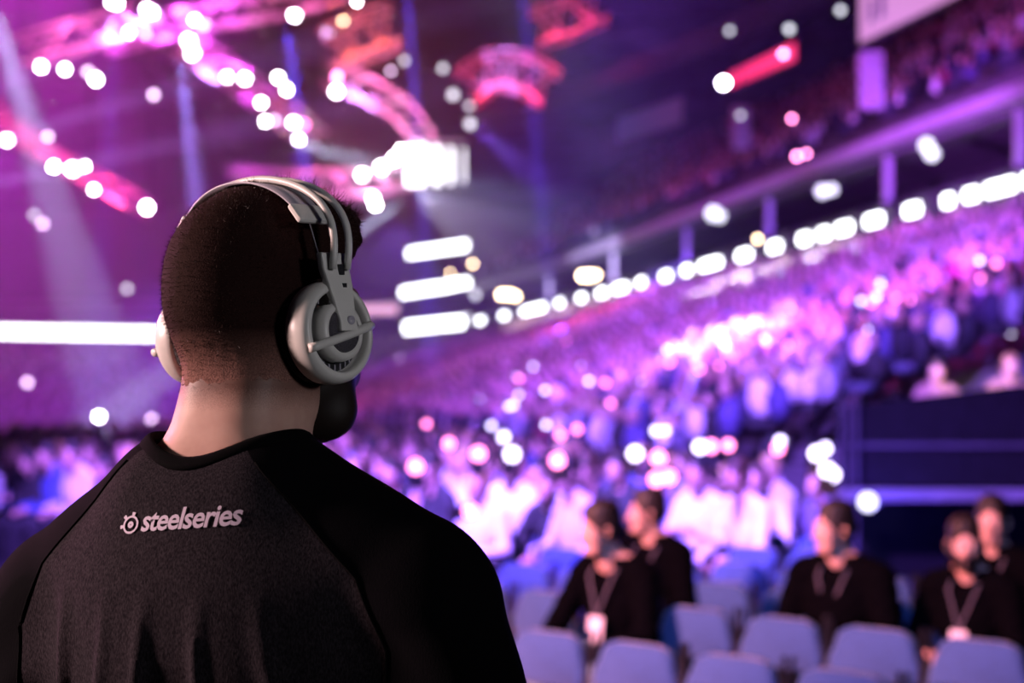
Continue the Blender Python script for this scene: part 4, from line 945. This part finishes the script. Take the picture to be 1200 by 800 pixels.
bm = bmesh.new(); c = Vector((-.0125, .0065))
def annul(r0, r1, a0=0, a1=2*math.pi, n=40, cc=c):
    q = [(bm.verts.new((cc.x+r0*math.cos(a0+(a1-a0)*i/n), cc.y+r0*math.sin(a0+(a1-a0)*i/n), 0)), bm.verts.new((cc.x+r1*math.cos(a0+(a1-a0)*i/n), cc.y+r1*math.sin(a0+(a1-a0)*i/n), 0))) for i in range(n+1)]
    for a, b in zip(q, q[1:]): bm.faces.new((a[0], b[0], b[1], a[1]))
annul(.0066, .0086); annul(.0006, .0032)
for an in (80, 135, 190):
    a = R(an); annul(.0084, .0118, a-.16, a+.16, 4)
lay(bm, 'emblem')
# hair: close crop behind, longer and tousled on top and in front
hm = np.array(HROT.transposed(), dtype=np.float32); HOn = np.array(HO, dtype=np.float32)
shn = Field(neck, .03)
def hairf(P):
    q = (P-HOn) @ hm.T; x, y, z = q[..., 0], q[..., 1], q[..., 2]
    d = smin(d_ell(q, (0, -.014, .048), (.067, .089, .086)), d_ell(q, (0, -.040, .018), (.052, .057, .058)), .02)
    d = smin(d, d_ell(q, (0, .045, .030), (.058, .050, .060)), .02)
    nb = shn(P)-.0005
    d = smin(d, nb, .02)
    tp = np.clip((z-.085)/.05, 0, 1)*np.clip((y+.05)/.08, 0, 1)
    d = d-.0035*np.clip((z+.040+.005*np.sin(x*330)*np.sin(x*90+y*200))/.035, -.7, 1)-.015*tp-.004*tp*np.sin(x*210+3*np.sin(y*90))*np.sin(y*170)
    quiff = smin(d_ell(q, (.004, .052, .092), (.060, .068, .048)), d_ell(q, (.012, .102, .080), (.040, .026, .022)), .03)-.003*np.sin(x*260)*np.sin(y*190)
    d = smin(d, quiff, .02)
    z0 = np.where(y < -.015, -.060, -.060+(y+.015)*1.5)+.004*np.sin(x*400)*np.sin(x*130+1); cut = z0-z; cut = np.maximum(cut, np.where(z < .07, y-.045-.0*z, -1))
    return np.maximum(d, cut)
e = np.array(HO); V, F = nets(hairf, e-.16, e+.19, .0045); hr = np_mesh('hair', V, F, M['crop'], man)
hr['label'] = 'very short dark hair, longer and tousled on top'
# loose short hairs standing off the crop
cen = V[F].mean(1); nrm = np.cross(V[F[:, 1]]-V[F[:, 0]], V[F[:, 2]]-V[F[:, 0]]); nrm /= np.linalg.norm(nrm, axis=1)[:, None]+1e-9
ql = (cen-HOn) @ hm.T; Vs, Fs = [], []
idx = RNG.integers(0, len(F), 22000)
for i in idx:
    p = cen[i]; q = ql[i]
    if q[2] < -.02 and (nrm[i][2] < -.5 or random.random() < (-.02-q[2])*22): continue
    tp = max(0, min(1, (q[2]-.085)/.05))*max(0, min(1, (q[1]+.03)/.08)); L_ = random.uniform(.003, .0065)+tp*random.uniform(0, .016)*(random.random() < .6)
    dv = nrm[i]+RNG.normal(0, .45, 3)+np.array([0, 0, -.25+.5*tp]); dv /= np.linalg.norm(dv); sv = np.cross(dv, RNG.normal(0, 1, 3)); sv *= .00022/(np.linalg.norm(sv)+1e-9)*(1+tp)
    b = len(Vs); p0 = p-nrm[i]*.001; Vs += [p0-sv, p0+sv, p0+dv*L_]; Fs.append((b, b+1, b+2))
st = np_mesh('hair_strands', np.array(Vs), np.array(Fs), M['strand'], hr, smooth=False); st['kind'] = 'stuff'
hd = Field(head, .02)
def beardf(P):
    q = (P-HOn) @ hm.T; mouth = d_ell(q, (0, .10, -.047), (.02, .03, .006))
    return np.maximum(np.maximum(np.maximum(hd(P)-.011, q[..., 2]+.028-np.clip(np.abs(q[..., 0])-.03, 0, 1)*1.4), -.016-q[..., 1]), -mouth)
V, F = nets(beardf, e-.16, e+.16, .005); np_mesh('beard', V, F, M['hair'], man)
for s in (-1, 1):
    ey = MB(); c_ = Vector(HT((s*.031, .084, .012))); f_ = (Vector(HT((s*.031, .2, .012)))-c_).normalized(); q = f_.to_track_quat('Z', 'Y').to_matrix().to_4x4()
    ey.lathe([(.001, .012), (.007, .010), (.011, .004), (.012, 0), (.008, -.008)], Matrix.Translation(c_) @ q, 12, 0); ey.lathe([(.001, .0135), (.005, .012), (.0055, .009)], Matrix.Translation(c_) @ q, 12, 1); ey.build('eye', [M['eye'], M['iris']], man, True)
MB().tube([HT((-.022, .097, -.045)), HT((0, .104, -.045)), HT((.022, .097, -.045))], [.003, .006, .003], 8).build('lips', M['lip'], man, True)
lgf = Field([q for q in legs if q[3] > .039]+[('e', (0, 0, .94), (.168, .118, .13))], .03)
V, F = nets(lambda P: np.maximum(np.maximum(Field(legs, .03)(P), lgf(P))*0+lgf(P)-.014, np.maximum(.07-P[..., 2], P[..., 2]-.97)), (-.26, -.2, .03), (.26, .2, 1.0), .009); np_mesh('trousers', V, F, M['trouser'], man)
V, F = nets(lambda P: np.maximum(Field([legs[2], legs[5]], .03)(P)-.008, -P[..., 2]+.001), (-.26, -.15, -.02), (.26, .24, .13), .008); np_mesh('shoes', V, F, M['shoe'], man)

# ------------------------------------------------------------------ headphones, a thing of their own, in the head frame
hp = empty('headphones', (0, 0, 0)); tag(hp, 'white over-ear headphones with twin-rod headband on the man\'s head', 'headphones')
hp.matrix_world = Matrix.Translation(Matrix.Translation(man.location) @ Matrix.Rotation(TY, 4, 'Z') @ HO) @ Matrix.Rotation(HY, 4, 'Z') @ Matrix.Rotation(ht, 4, 'X')
def arch(y, w_, top, z0, n=40, tilt=0, a0=0, a1=math.pi):
    out = []
    for i in range(n+1):
        a = a0+(a1-a0)*i/n; z = z0+(top-z0)*abs(math.sin(a))**.82; out.append((w_*math.cos(a)*(1+.09*math.sin(2*min(a, math.pi-a))), y+tilt*(z-z0), z))
    return out
for y in (-.010, .010): MB().tube([(p[0]-.002, p[1], p[2]) for p in arch(y, .1075, .1490, .056, tilt=.06)], .0036, 10).build('band_rod', M['white_p'], hp, True)
# inner suspended strap: thin, wide in the middle
def strap_mesh(a0, a1, wd, top, th, wf):
    b = MB(); V = []; F = []; n = 36
    for i in range(n+1):
        t = i/n; a = a0+(a1-a0)*t; z = .05+(top-.05)*abs(math.sin(a))**.8; x = wd*math.cos(a); y0 = .06*(z-.056)-.015; w_ = wf(t); nx, nz = math.cos(a)*.9, math.sin(a)
        for yy, tt_ in ((-w_, 0), (w_, 0), (w_, th), (-w_, th)): V.append((x+nx*tt_, y0+yy, z+nz*tt_))
    for i in range(n):
        for j in range(4): F.append((i*4+j, i*4+(j+1) % 4, (i+1)*4+(j+1) % 4, (i+1)*4+j))
    F += [(0, 1, 2, 3), tuple(n*4+j for j in (3, 2, 1, 0))]
    return b.add(V, F)
o = strap_mesh(R(38), R(142), .095, .1430, .002, lambda t: .0165+.006*math.sin(math.pi*t)).build('headband_strap', M['grey_p'], hp, True); o['label'] = 'grey-lilac suspension strap under the rods'
for s in (-1, 1):
    a = R(38) if s > 0 else R(142)
    x = .095*math.cos(a); z = .05+.0930*abs(math.sin(a))**.8
    q = MB().box((x+s*.004, -.012, z-.004), (.006, .040, .022), Matrix.Rotation(-s*R(40), 3, 'Y')).build('strap_end', M['white_p'], hp, bevel=.003)
    MB().tube([(x+s*.004, -.012, z-.01), (s*.094, -.01, .055)], .0006, 5).build('wire', M['grey_p'], hp)
    MB().tube([(x+s*.004, .012, z-.01), (s*.094, .01, .055)], .0006, 5).build('wire', M['grey_p'], hp)
def cup(s):
    tl = R(4); Mx = Matrix.Translation((s*.078, -.002, -.004)) @ Matrix.Rotation(s*(R(90)-tl*1), 4, 'Y') @ Matrix.Rotation(0, 4, 'Z')
    c_ = MB().lathe([(.030, .002), (.0455, .0), (.0482, .003), (.0490, .008), (.0495, .014), (.0485, .022), (.045, .0275), (.0405, .029), (.0385, .0265), (.038, .020), (.037, .012)], Mx, 48).build('ear_cup', M['white_p'], hp, True)
    MB().lathe([(.034, -.017), (.042, -.016), (.0465, -.009), (.0462, -.001), (.03, .004)], Mx, 40).build('ear_cushion', M['pad'], c_, True)
    o = MB().lathe([(.0375, .0115), (.0370, .0145), (.029, .0145), (.028, .012)], Mx, 40).build('recess_ring', M['dark_p'], c_, True)
    rb = MB()
    for k in range(28):
        a = 2*math.pi*k/28; rb.box(Mx @ Vector((.0335*math.cos(a), .0335*math.sin(a), .0155)), (.0012, .0012, .006), None)
    rb.build('recess_ribs', M['grey_p'], c_)
    MB().lathe([(.0285, .012), (.0290, .024), (.0275, .0305), (.0235, .033), (.0215, .0325), (.0205, .030)], Mx, 40).build('inner_shell', M['white_p'], c_, True)
    MB().lathe([(.0208, .029), (.0200, .0325), (.0188, .0338), (.0175, .0325), (.010, .0322), (.001, .0325)], Mx, 36).build('speaker_mesh', M['mesh_p'], c_, True)
    # crossbar over the cup, and forked yoke from the rods
    pts = []; 
    for i in range(13):
        t = -1+2*i/12; pts.append(Mx @ Vector((.004*s*0, 0, 0))+Vector((s*(.0335-.004*t*t), t*.042-.002, -.003+.010*t)))
    b = MB().tube(pts, .0052, 12, flat=.85).build('crossbar', M['white_p'], hp, True)
    V = []; F = []
    prof = [(.072, .0185, .092, .100), (.056, .018, .094, .102), (.040, .016, .098, .107), (.022, .013, .103, .111), (.008, .011, .106, .1145), (-.002, .012, .108, .1165)]
    for z, hw, xi, xo in prof:
        for yy, xx in ((-hw, xi), (hw, xi), (hw, xo), (-hw, xo)): V.append((s*xx, yy, z))
    for i in range(len(prof)-1):
        for j in range(4): F.append((i*4+j, i*4+(j+1) % 4, (i+1)*4+(j+1) % 4, (i+1)*4+j))
    F += [(0, 1, 2, 3), tuple((len(prof)-1)*4+j for j in (3, 2, 1, 0))]
    yk = MB().add(V, F).build('yoke', M['white_p'], hp, bevel=.0022)
    MB().box((s*.1012, .004, .056), (.006, .007, .010)).build('yoke_slot', M['dark_p'], yk); MB().box((s*.1045, .004, .041), (.006, .005, .004)).build('yoke_slot', M['dark_p'], yk)
    Ms = Matrix.Translation((s*.1125, .002, .008)) @ Matrix.Rotation(s*R(90), 4, 'Y'); MB().lathe([(.0042, .0), (.0042, .004), (.002, .0042), (.0018, .002)], Ms, 16).build('screw', M['grey_p'], yk, True)
for s in (-1, 1): cup(s)
